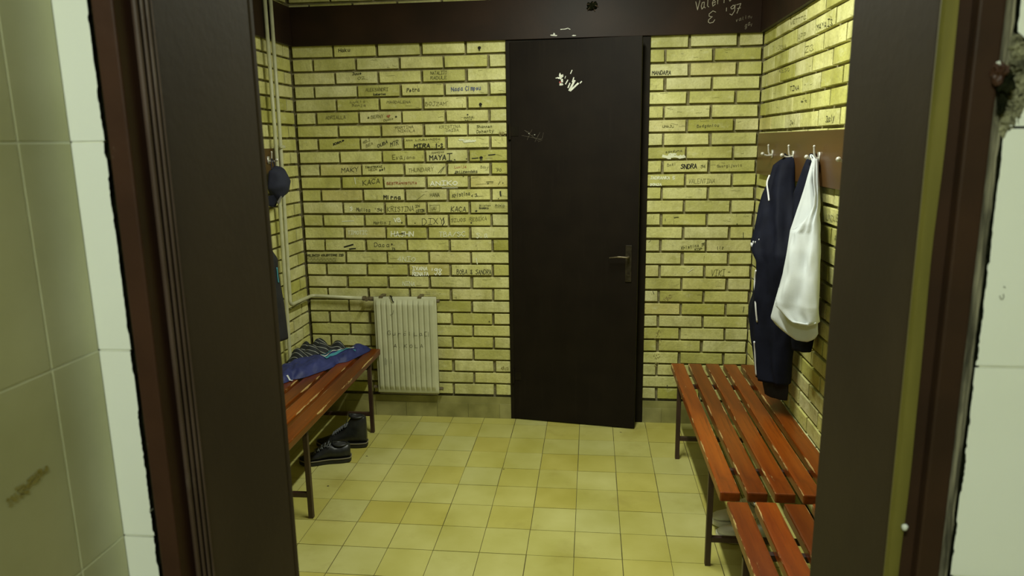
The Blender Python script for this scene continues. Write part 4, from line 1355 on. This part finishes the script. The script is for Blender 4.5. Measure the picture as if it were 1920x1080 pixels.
def coat_rack(name, x, sx, y0, y1, z0, z1, hooks, label):
    root = empty(name, (x, (y0 + y1) / 2, z0), label=label, cat='coat rack')
    bm = bmesh.new()
    box(bm, min(0, sx * 0.020), max(0, sx * 0.020), y0 - root.location.y, y1 - root.location.y, 0, z1 - z0, 0, 0.0015)
    link('board', bm, 'rack', root)
    src = None
    for hy in hooks:
        if src is None:
            h = link('hook', hook_mesh(sx), 'hookwhite', root, smooth=True)
            src = h
        else:
            h = src.copy(); COL.objects.link(h); h.parent = root
        h.location = (sx * 0.020, hy - root.location.y, 1.628 - z0)
    return root


coat_rack('coat_rack', XR - 0.0030, -1, -3.10, -0.090, 1.514, 1.733, [-0.425, -0.805, -1.185, -1.565, -1.945, -2.325, -2.705], 'brown varnished coat rack board with white hooks on the right brick wall')
coat_rack('coat_rack.001', XL + 0.0030, 1, -3.10, -0.262, 1.490, 1.690, [-0.455, -0.840, -1.22, -1.60, -1.98, -2.36, -2.74], 'short visible end of a brown coat rack behind the cap and pipes')


# ---------------------------------------------------------------- benches
def bench(name, loc, rz, label, length=1.53, width=0.458, dz=0.0, leg_off=0.0):
    root = empty(name, loc, rz, label=label, cat='bench', group='slatted changing room benches')
    sw, pitch_, t = 0.072, (0.458 - 0.072) / 4, 0.037
    src = None
    for k in range(5):
        if src is None:
            bm = bmesh.new()
            box(bm, -sw / 2, sw / 2, -length / 2, length / 2, -t, 0, 0, 0.006)
            s = link('slat', bm, 'slat', root, smooth=False)
            src = s
        else:
            s = src.copy(); COL.objects.link(s); s.parent = root
        s.location = (-width / 2 + sw / 2 + k * pitch_, random.uniform(-.004, .004), 0.46 + dz + random.uniform(-.001, .001))
    for sy in (-1, 1):
        for sx in (-1, 1):
            bm = bmesh.new()
            box(bm, sx * (width / 2 - 0.016) - 0.011, sx * (width / 2 - 0.016) + 0.011, leg_off + sy * 0.50 - 0.011, leg_off + sy * 0.50 + 0.011, 0, 0.424 + dz, 0, 0.0015)
            link('leg', bm, 'steel', root)
        bm = bmesh.new()
        box(bm, -width / 2 + 0.027, width / 2 - 0.027, leg_off + sy * 0.50 - 0.010, leg_off + sy * 0.50 + 0.010, 0.106, 0.128, 0, 0.0015)
        link('stretcher', bm, 'steel', root)
        bm = bmesh.new()
        box(bm, -width / 2 + 0.005, width / 2 - 0.005, leg_off + sy * 0.50 - 0.011, leg_off + sy * 0.50 + 0.011, 0.402 + dz, 0.424 + dz, 0, 0.0015)
        link('top_rail', bm, 'steel', root)
    return root


bench('bench', (0.955, -1.012, 0), R(0.4), 'red-brown slatted bench along the right wall under the hanging clothes')
bench('bench.001', (0.972, -2.605, 0), R(0.0), 'nearest red-brown slatted bench on the right, cut off by the picture edge')
bench('bench.002', (-1.243, -0.862, 0), R(0.8), 'red-brown slatted bench along the left wall with clothes lying on it', dz=0.008, leg_off=0.070)


# ---------------------------------------------------------------- hanging garments
def garment(bm, G, thick, folds, amp, seed, n=56, rows=70, mi=0, xlim=None, pinch=True, lowamp=1.0, tz=None):
    lv = sorted(G['levels'], key=lambda t: -t[0])
    nx_, ny_ = G['n']
    zs = [l[0] for l in lv]
    rings = []
    for i in range(rows + 1):
        z = zs[0] + (zs[-1] - zs[0]) * i / rows
        k = 0
        while k < len(zs) - 2 and zs[k + 1] > z: k += 1
        t = (zs[k] - z) / max(zs[k] - zs[k + 1], 1e-6)
        t = min(max(t, 0), 1)
        a, b = lv[k], lv[k + 1]
        xl, yl, xr, yr = [a[q] + (b[q] - a[q]) * t for q in range(1, 5)]
        c = Vector(((xl + xr) / 2, (yl + yr) / 2, 0))
        e = Vector(((xr - xl) / 2, (yr - yl) / 2, 0))
        hw = e.length
        if hw < 1e-5: continue
        eu = e / hw
        th = min(thick, hw * 0.9 + 0.004)
        ring = []
        s_ = i / rows
        for q in range(n):
            a_ = 2 * math.pi * q / n
            ca, sa = math.cos(a_), math.sin(a_)
            fold = math.sin(folds * ca * 2.0 + seed + 1.6 * math.sin(3.1 * s_ + seed)) * 0.6 + \
                noise.noise(Vector((ca * 3.0 + seed, s_ * 7.0, sa * 0.8))) * 1.2
            wrinkle = amp * fold * min(1, s_ * 3 + 0.15) * (0.25 + 0.75 * abs(sa)) * lowamp
            dd = sa * th + (wrinkle if sa < 0 else -wrinkle)
            p = c + eu * (hw * (abs(ca) ** 0.85) * (1 if ca > 0 else -1)) + Vector((nx_, ny_, 0)) * dd
            p.z = z + 0.0015 * noise.noise(Vector((q * 0.3, seed, i * .2)))
            if xlim is not None:
                p.x = min(p.x, xlim) if xlim > 0 else max(p.x, xlim)
            ring.append(p)
        rings.append(ring)
    loft(bm, rings, mi)
    bmesh.ops.recalc_face_normals(bm, faces=bm.faces)
    return rings


def front_line(rings, path, off=0.0015):
    """path: (row fraction, front fraction 0 left..1 right) -> points just proud of the garment's camera side"""
    out = []
    n = len(rings[0])
    for s, f in path:
        ring = rings[min(int(s * (len(rings) - 1)), len(rings) - 1)]
        a = math.pi + math.pi * f
        q = int(round(a / (2 * math.pi) * n)) % n
        p = Vector(ring[q])
        c = sum((Vector(v) for v in ring), Vector()) / n
        d = (p - c); d.z = 0
        out.append(p + d.normalized() * off)
    return out


def rebase(root):
    """children were built in world coordinates; keep them where they are under a root at the garment's top"""
    inv = Matrix.Translation(root.location).inverted()
    for c in root.children:
        c.data.transform(inv)


XWL = XR - 0.024
# tracksuit jacket
jk = empty('tracksuit_jacket', (1.165, -0.79, 1.62), label='navy tracksuit jacket with white piping hanging from the second rack hook', cat='jacket')
bm = bmesh.new()
rings = garment(bm, JACKET, 0.052, 3.2, 0.017, 1.3, xlim=XWL, rows=90)
link('jacket_body', bm, 'navy', jk, smooth=True)
zt_, zb_ = 1.628, 0.622
sfz = lambda z: (zt_ - z) / (zt_ - zb_)
bm = bmesh.new()
tube(bm, smoothpath(front_line(rings, [(sfz(1.53), .25), (sfz(1.50), .30), (sfz(1.456), .383), (sfz(1.42), .43)], 0.002), 5), 0.0042, 8)
link('shoulder_piping', bm, 'piping', jk, smooth=True)
bm = bmesh.new()
tube(bm, smoothpath(front_line(rings, [(sfz(1.12), .27), (sfz(1.06), .255), (sfz(.965), .376), (sfz(.88), .42)], 0.002), 5), 0.0040, 8)
tube(bm, smoothpath(front_line(rings, [(sfz(.80), .38), (sfz(.75), .365), (sfz(.69), .31), (sfz(.626), .257)], 0.002), 5), 0.0042, 8)
link('leg_piping', bm, 'piping', jk, smooth=True)
bm = bmesh.new()
lp = front_line(rings, [(sfz(1.235), .26), (sfz(1.235), .29), (sfz(1.240), .33), (sfz(1.245), .37), (sfz(1.250), .40), (sfz(1.250), .44)], 0.002)
tube(bm, [lp[0] + Vector((0, 0, .006)), lp[0] - Vector((0, 0, .014))], 0.0028, 6)
tube(bm, [lp[1] + Vector((0, 0, .004)), lp[1] - Vector((0, 0, .012)), lp[2] - Vector((0, 0, .008)), lp[2] + Vector((0, 0, .004))], 0.0026, 6)
tube(bm, [lp[3] + Vector((0, 0, .004)), lp[3] - Vector((0, 0, .007))], 0.0022, 6)
tube(bm, [lp[4] + Vector((0, 0, .004)), lp[4] - Vector((0, 0, .004))], 0.0020, 6)
link('chest_mark', bm, 'piping', jk, smooth=True)
bm = bmesh.new()
tube(bm, smoothpath([(1.160, -0.779, 1.600), (1.146, -0.783, 1.628), (1.138, -0.788, 1.634), (1.150, -0.795, 1.622), (1.164, -0.797, 1.600)], 5), 0.003, 8)
link('hanging_loop', bm, 'navy', jk, smooth=True)
rebase(jk)

un = empty('dark_trousers', (1.150, -0.80, 1.52), label='black trousers hanging inside the navy jacket, only the hem showing above the bench', cat='trousers')
bm = bmesh.new()
garment(bm, UNDER, 0.022, 2.5, 0.004, 4.0, xlim=XWL)
link('trouser_legs', bm, 'blackcloth', un, smooth=True)
rebase(un)

tr = empty('tracksuit_trousers', (1.160, -1.15, 1.64), label='navy tracksuit trousers hanging behind the white top', cat='trousers')
bm = bmesh.new()
garment(bm, TROUSERS, 0.032, 3.0, 0.006, 2.2, xlim=XWL)
link('trouser_legs', bm, 'navy', tr, smooth=True)
rebase(tr)

tp = empty('tank_top', (1.145, -1.19, 1.61), label='white sleeveless top hanging from the third rack hook', cat='top')
bm = bmesh.new()
rb = garment(bm, TOPBACK, 0.016, 2.0, 0.004, 0.6, xlim=XWL)
link('back_panel', bm, 'white', tp, smooth=True)
bm = bmesh.new()
rf_ = garment(bm, TOPFRONT, 0.034, 2.6, 0.0135, 5.1, xlim=XWL, rows=90)
link('front_panel', bm, 'white', tp, smooth=True)
# armhole binding and hem of the front panel
bm = bmesh.new()
fzt, fzb = 1.622, 1.000
s2 = lambda z: (fzt - z) / (fzt - fzb)
tube(bm, smoothpath(front_line(rf_, [(s2(z), .02) for z in (1.58, 1.53, 1.49, 1.45, 1.42, 1.385, 1.36, 1.342)], 0.0005), 4), 0.0035, 8)
link('armhole_binding', bm, 'white', tp, smooth=True)
bm = bmesh.new()
hem = [front_line(rf_, [(s2(z), f)], 0.001)[0] for z, f in ((1.062, .02), (1.047, .03), (1.030, .05), (1.014, .12), (1.004, .30), (1.003, .5), (1.004, .72), (1.010, .93))]
tube(bm, smoothpath(hem, 4), 0.0040, 8)
link('hem', bm, 'white', tp, smooth=True)
bm = bmesh.new()
tube(bm, smoothpath([(1.148, -1.205, 1.600), (1.140, -1.180, 1.628), (1.146, -1.165, 1.636), (1.152, -1.190, 1.622), (1.150, -1.212, 1.598)], 5), 0.0035, 8)
link('strap_loop', bm, 'white', tp, smooth=True)
rebase(tp)

lc = empty('dark_coat', (-1.44, -0.85, 1.62), label='dark coat with a turquoise fleck hanging behind the left door jamb', cat='coat')
bm = bmesh.new()
rl = garment(bm, LEFTCOAT, 0.07, 2.6, 0.010, 3.3, xlim=XL + 0.03)
link('coat_body', bm, 'blackcloth', lc, smooth=True)
bm = bmesh.new()
pts_ = front_line(rl, [((1.638 - z) / 0.911, .86) for z in (1.10, 1.05, 1.02)], 0.003)
tube(bm, smoothpath(pts_, 4), 0.0035, 6)
link('turquoise_cord', bm, 'teal', lc, smooth=True)
rebase(lc)

# ---------------------------------------------------------------- cap on the left rack
cp = empty('baseball_cap', (-1.435, -0.49, 1.60), label='navy baseball cap hanging from the hook beside the heating pipes', cat='cap')
bm = bmesh.new()
r_ = bmesh.ops.create_uvsphere(bm, u_segments=40, v_segments=26, radius=1.0)
for v in r_['verts']:
    p = v.co.copy()
    # crown points towards the pipes, opening towards the wall side and down-left
    if p.x < -0.15:
        p.x = -0.15 + (p.x + 0.15) * 0.10
    bulge = 1 + 0.05 * noise.noise(p * 2.2)
    seam = 0.012 * abs(math.sin(3 * math.atan2(p.y, p.z)))
    v.co = Vector((p.x * 0.075, p.y * (0.080 - seam), p.z * (0.096 - seam))) * bulge
bmesh.ops.rotate(bm, verts=bm.verts, cent=(0, 0, 0), matrix=Matrix.Rotation(R(-18), 3, 'X'))
bmesh.ops.translate(bm, verts=bm.verts, vec=(0.0, 0.005, -0.095))
link('crown', bm, 'capfabric', cp, smooth=True)
bm = bmesh.new()
rows_ = []
for i in range(9):
    t = i / 8
    w_ = 0.070 * math.sqrt(max(1 - t ** 2.4, 0)) + 0.004
    rows_.append([bm.verts.new((-0.010 + 0.020 * (1 - (2 * s / 12 - 1) ** 2) + t * 0.006, (2 * s / 12 - 1) * w_ - 0.035 * t - 0.022, -0.155 - t * 0.062)) for s in range(13)])
for a, b in zip(rows_, rows_[1:]):
    for s in range(12):
        bm.faces.new((a[s], a[s + 1], b[s + 1], b[s]))
bmesh.ops.solidify(bm, geom=list(bm.faces), thickness=0.003)
bmesh.ops.recalc_face_normals(bm, faces=bm.faces)
link('brim', bm, 'capfabric', cp, smooth=True)
bm = bmesh.new()
box(bm, 0.010, 0.016, -0.055, 0.035, -0.006, 0.006, 0, 0.001)
bmesh.ops.rotate(bm, verts=bm.verts, cent=(0, 0, 0), matrix=Matrix.Rotation(R(30), 3, 'X'))
bmesh.ops.translate(bm, verts=bm.verts, vec=(0.026, -0.030, -0.168))
link('strap', bm, 'captag', cp)
bm = bmesh.new()
tube(bm, smoothpath([(0.0, -0.030, -0.02), (-0.008, -0.012, 0.022), (-0.012, 0.004, 0.035), (-0.006, 0.012, 0.015), (0.0, 0.018, -0.02)], 5), 0.003, 8)
link('hanging_strap', bm, 'capfabric', cp, smooth=True)


# ---------------------------------------------------------------- clothes lying on the left bench
def cloth_heap(name, outline_fn, x0, x1, y0, y1, hfun, mats, parent, nx_=60, ny_=90, strip=None):
    """closed low heap: top surface hfun(x, y) over the region where it is > 0, flat underside on the bench"""
    bm = bmesh.new()
    lay = bm.verts.layers.float.new('strip')
    V = {}
    for i in range(nx_ + 1):
        for j in range(ny_ + 1):
            x = x0 + (x1 - x0) * i / nx_
            y = y0 + (y1 - y0) * j / ny_
            h = hfun(x, y)
            V[i, j] = (x, y, h)
    top = {}
    bot = {}
    for k, (x, y, h) in V.items():
        i_, j_ = k
        near = h > 0 or any(V.get((i_ + a, j_ + c), (0, 0, 0))[2] > 0 for a in (-1, 0, 1) for c in (-1, 0, 1))
        if near:
            t = bm.verts.new((x, y, 0.4710 + max(h, 0))); top[k] = t
            b = bm.verts.new((x, y, 0.4700)); bot[k] = b
            if strip: t[lay] = strip(x, y, h)
    for i in range(nx_):
        for j in range(ny_):
            ks = [(i, j), (i + 1, j), (i + 1, j + 1), (i, j + 1)]
            if all(k in top for k in ks):
                bm.faces.new([top[k] for k in ks])
                bm.faces.new([bot[k] for k in reversed(ks)])
    be = [e for e in bm.edges if len(e.link_faces) == 1]
    tops = set(top.values())
    inv = {v: k for k, v in top.items()}
    for e in be:
        a, b = e.verts
        if a in tops and b in tops:
            try:
                bm.faces.new((a, b, bot[inv[b]], bot[inv[a]]))
            except ValueError:
                pass
    bmesh.ops.recalc_face_normals(bm, faces=bm.faces)
    lone = [v for v in bm.verts if not v.link_faces]
    bmesh.ops.delete(bm, geom=lone, context='VERTS')
    return link(name, bm, mats, parent, smooth=True)


def sd_capsules(x, y, caps):
    """soft union of ridges: (x0,y0,x1,y1,radius,height)"""
    h = 0
    for ax, ay, bx, by, r, hh_ in caps:
        dx, dy = bx - ax, by - ay
        t = max(0, min(1, ((x - ax) * dx + (y - ay) * dy) / (dx * dx + dy * dy + 1e-9)))
        d = math.hypot(x - ax - t * dx, y - ay - t * dy)
        if d < r:
            q = 1 - (d / r) ** 2
            h = max(h, hh_ * q ** 0.6)
    return h


def h_blue(x, y):
    caps = [(-1.140, -0.15, -1.195, -0.34, .066, .036), (-1.22, -0.30, -1.30, -0.46, .085, .040), (-1.30, -0.46, -1.37, -0.60, .115, .050), (-1.38, -0.60, -1.42, -0.72, .085, .046)]
    h = sd_capsules(x, y, caps)
    if h <= 0.0: return 0
    f_ = min(1, h / 0.02)
    return max(h + f_ * 0.010 * noise.noise(Vector((x * 16, y * 9, 1))) + f_ * 0.006 * noise.noise(Vector((x * 45, y * 30, 4))) + f_ * 0.004 * math.sin(x * 60 + y * 34 + 5 * noise.noise(Vector((x * 8, y * 8, 3)))), 0.0)


def h_black(x, y):
    caps = [(-1.26, -0.155, -1.36, -0.21, .050, .048), (-1.36, -0.21, -1.43, -0.32, .060, .075), (-1.34, -0.28, -1.42, -0.42, .060, .070)]
    h = sd_capsules(x, y, caps)
    if h <= 0.0: return 0
    f_ = min(1, h / 0.02)
    return max(0.0, h + f_ * 0.016 * math.sin((x * 0.8 + y) * 52 + 2 * noise.noise(Vector((x * 9, y * 9, 2)))) + f_ * 0.006 * noise.noise(Vector((x * 30, y * 30, 7))))


sb = empty('sports_shorts', (-1.29, -0.45, 0.4705), label='crumpled deep blue sports shorts with turquoise and white stripes on the left bench', cat='shorts')
o = cloth_heap('shorts_fabric', None, -1.495, -1.07, -0.83, -0.04, h_blue, 'royal', sb, nx_=120, ny_=210)


def ribbon_on(hf, path, w, lift, mats, name, parent):
    bm = bmesh.new()
    pts = smoothpath([(a, b, 0) for a, b in path], 8)
    L_, R_ = [], []
    for i, p in enumerate(pts):
        a = pts[max(i - 1, 0)]; b = pts[min(i + 1, len(pts) - 1)]
        t = (b - a).normalized(); n_ = Vector((-t.y, t.x, 0)) * w / 2
        for lst, q in ((L_, p + n_), (R_, p - n_)):
            h = max(hf(q.x, q.y), 0.002)
            lst.append(bm.verts.new((q.x, q.y, 0.4705 + h + lift)))
    for i in range(len(pts) - 1):
        bm.faces.new((L_[i], L_[i + 1], R_[i + 1], R_[i]))
    return link(name, bm, mats, parent, smooth=True)


for path, mk, w_ in (([(-1.300, -.42), (-1.270, -.31), (-1.232, -.215), (-1.168, -.186)], 'teal', 0.018),
                     ([(-1.272, -.43), (-1.245, -.33), (-1.210, -.248), (-1.148, -.218)], 'stripew', 0.013),
                     ([(-1.246, -.44), (-1.220, -.355), (-1.188, -.282), (-1.128, -.252)], 'teal', 0.018)):
    ribbon_on(h_blue, path, w_, 0.0045, mk, 'side_stripe', sb)
ribbon_on(h_blue, [(-1.315, -0.735), (-1.335, -0.728), (-1.350, -0.722)], 0.012, 0.002, 'stripew', 'waist_tag', sb)
rebase(sb)
sk = empty('striped_shirt', (-1.37, -0.28, 0.4705), label='black top with fine white stripes bunched behind the blue shorts', cat='shirt')
cloth_heap('shirt_fabric', None, -1.497, -1.20, -0.52, -0.08, h_black, 'striped', sk, nx_=100, ny_=140,
           strip=lambda x, y, h: (x * 0.35 + y) * 27 + 1.1 * noise.noise(Vector((x * 10, y * 10, 3))) + h * 22)
rebase(sk)


# ---------------------------------------------------------------- shoes
def shoe(name, loc, rz, label, high, mats, cat, group=None, length=0.29, sole_col='sole', welt=True):
    root = empty(name, loc, rz, label=label, cat=cat, group=group)
    up_m, lace_m = mats
    # sole outline; toe towards +x, heel at 0
    prof = [(0.0, .026), (0.02, .034), (0.06, .036), (0.11, .031), (0.15, .034), (0.19, .042), (0.23, .043), (0.265, .034), (0.285, .016)]
    prof = [(a * length / 0.29, b) for a, b in prof]
    def ring(z, grow=0.0):
        l = [(x + (grow if x > .15 else -grow) * (1 if x in (prof[0][0], prof[-1][0]) else 0), -(w + grow)) for x, w in prof]
        r = [(x, -y) for x, y in reversed(l)]
        P_ = l + r
        for _ in range(2):                                  # round the corners off
            P_ = [(a[0] * u_ + b[0] * (1 - u_), a[1] * u_ + b[1] * (1 - u_)) for a, b in zip(P_, P_[1:] + P_[:1]) for u_ in (.75, .25)]
        return [(x, y, z + (0.014 if x > .24 else 0.0) * (x - .24) / .05) for x, y in P_]
    bm = bmesh.new()
    loft(bm, [ring(0.0, 0.001), ring(0.004, 0.004), ring(0.020, 0.004), ring(0.026, 0.001)])
    bmesh.ops.recalc_face_normals(bm, faces=bm.faces)
    link('sole', bm, sole_col, root, smooth=False)
    if welt:
        bm = bmesh.new()
        rr = ring(0.0255, 0.0045)
        tube(bm, [Vector(p) for p in rr] + [Vector(rr[0])], 0.0030, 6)
        link('welt', bm, 'welt', root, smooth=True)
    # upper: cross sections along the foot
    bm = bmesh.new()
    top_h = 0.185 if high else 0.100
    secs = [(0.000, .024, top_h * .97), (0.015, .034, top_h), (0.05, .038, top_h * (0.99 if high else .92)), (0.085, .036, top_h * (.93 if high else .90)),
            (0.112, .034, 0.128 if high else .108), (0.145, .037, 0.098 if high else .092), (0.180, .041, 0.080 if high else .068), (0.215, .042, .062 if high else .056), (0.250, .036, .050), (0.275, .022, .042), (0.283, .008, .034)]
    rings_ = []
    for x, w, h in secs:
        x = x * length / .29
        r = []
        for k in range(20):
            a = 2 * math.pi * k / 20
            cy, sz = math.cos(a), math.sin(a)
            narrow = 1.0
            zz = 0.024 + (h - 0.024) * (0.5 + 0.5 * sz)
            if high and x < 0.12 and zz > 0.07: narrow = 0.88
            yy = w * (abs(cy) ** 0.6) * (1 if cy > 0 else -1) * (1 - 0.22 * max(0, sz)) * narrow
            r.append((x, yy, zz + 0.0012 * noise.noise(Vector((x * 60, yy * 60, zz * 60)))))
        rings_.append(r)
    loft(bm, rings_)
    bmesh.ops.recalc_face_normals(bm, faces=bm.faces)
    o = link('upper', bm, up_m, root, smooth=True)
    # padded collar and dark opening
    bm = bmesh.new()
    ce = [(0.052 + math.cos(t) * 0.040, math.sin(t) * 0.025, top_h * 0.965 + 0.010 * max(0.0, math.cos(t)) ** 2) for t in [2 * math.pi * k / 20 for k in range(21)]]
    tube(bm, ce, 0.0065, 8)
    link('collar', bm, up_m, root, smooth=True)
    bm = bmesh.new()
    vs = [bm.verts.new((0.052 + math.cos(t) * 0.038, math.sin(t) * 0.023, top_h * 0.965 + 0.0025)) for t in [2 * math.pi * k / 20 for k in range(20)]]
    bm.faces.new(vs)
    lower = [bm.verts.new((v.co.x, v.co.y, v.co.z - 0.003)) for v in vs]
    for k in range(20):
        bm.faces.new((vs[k], vs[(k + 1) % 20], lower[(k + 1) % 20], lower[k]))
    link('lining', bm, 'trainer_dark', root)
    # tongue and laces
    bm = bmesh.new()
    tz0 = top_h * 0.97
    loft(bm, [[(0.094 + .004, y, tz0 + .020 + z) for y, z in ((-.018, 0), (.018, 0), (.018, .004), (-.018, .004))],
              [(0.112, y, (0.132 if high else .110) + z) for y, z in ((-.020, -.002), (.020, -.002), (.020, .005), (-.020, .005))],
              [(0.150, y, (0.098 if high else .092) + z) for y, z in ((-.018, -.002), (.018, -.002), (.018, .005), (-.018, .005))],
              [(0.190, y, (0.076 if high else .066) + z) for y, z in ((-.014, -.003), (.014, -.003), (.014, .004), (-.014, .004))]])
    bmesh.ops.recalc_face_normals(bm, faces=bm.faces)
    link('tongue', bm, up_m, root)
    bm = bmesh.new()
    nL = 7 if high else 5
    for k in range(nL):
        t = k / (nL - 1)
        x = 0.106 + t * 0.075
        z = (0.138 - t * 0.052) if high else (0.115 - t * 0.040)
        s = 0.024
        tube(bm, smoothpath([(x, -s, z - .010), (x + .004, -s * .5, z), (x + .006, s * .5, z + .001), (x + .010, s, z - .010)], 3), 0.0022, 6)
        tube(bm, smoothpath([(x + .010, -s, z - .010), (x + .006, -s * .5, z), (x + .004, s * .5, z + .001), (x, s, z - .010)], 3), 0.0022, 6)
    for sgn in (-1, 1):
        tube(bm, smoothpath([(0.106, 0, .140 if high else .106), (0.100, sgn * .018, .146 if high else .114), (0.112, sgn * .036, .128 if high else .100), (0.120, sgn * .022, .136 if high else .104), (0.108, 0, .141 if high else .107)], 4), 0.002, 6)
    link('laces', bm, lace_m, root, smooth=True)
    return root


shoe('ankle_boot', (-1.012, -0.480, 0.002), R(188), 'black lace-up ankle boot standing at the far leg of the left bench', True, ('leather', 'lace'), 'shoe', 'pair of black lace-up shoes')
shoe('ankle_boot.001', (-1.045, -0.672, 0.002), R(197), 'black lace-up shoe in front of its pair under the left bench', False, ('leather', 'lace'), 'shoe', 'pair of black lace-up shoes', length=0.275)
shoe('white_trainer', (1.075, -1.165, 0.002), R(184), 'white trainer under the right bench, farther from the camera', False, ('trainer', 'trainer'), 'shoe', 'pair of white trainers', length=0.27, sole_col='trainer', welt=False)
shoe('white_trainer.001', (1.082, -1.315, 0.002), R(178), 'white trainer under the right bench, nearer to the camera', False, ('trainer', 'trainer'), 'shoe', 'pair of white trainers', length=0.27, sole_col='trainer', welt=False)
for o in [x for x in bpy.data.objects if x.name.startswith('white_trainer')]:
    bm = bmesh.new()
    for y in (-.041, .041):
        bm = bmesh.new()
        tube(bm, [(0.150, y, 0.060), (0.185, y * 1.0, 0.046)], 0.006, 8)
        link('side_vent', bm, 'trainer_dark', o, smooth=True)


# ---------------------------------------------------------------- ceiling lamps (above the frame)
def lamp(name, x, y, lx, ly, label):
    root = empty(name, (x, y, CEIL), label=label, cat='ceiling lamp')
    bm = bmesh.new()
    box(bm, -lx / 2, lx / 2, -ly / 2, ly / 2, -0.075, 0, 0, 0.004)
    link('lamp_housing', bm, 'housing', root)


lamp('ceiling_lamp', 0.22, -1.55, 0.18, 1.25, 'white tube lamp on the changing room ceiling')
lamp('ceiling_lamp.001', 0.04, -4.80, 0.6, 0.18, 'white tube lamp on the entry ceiling')
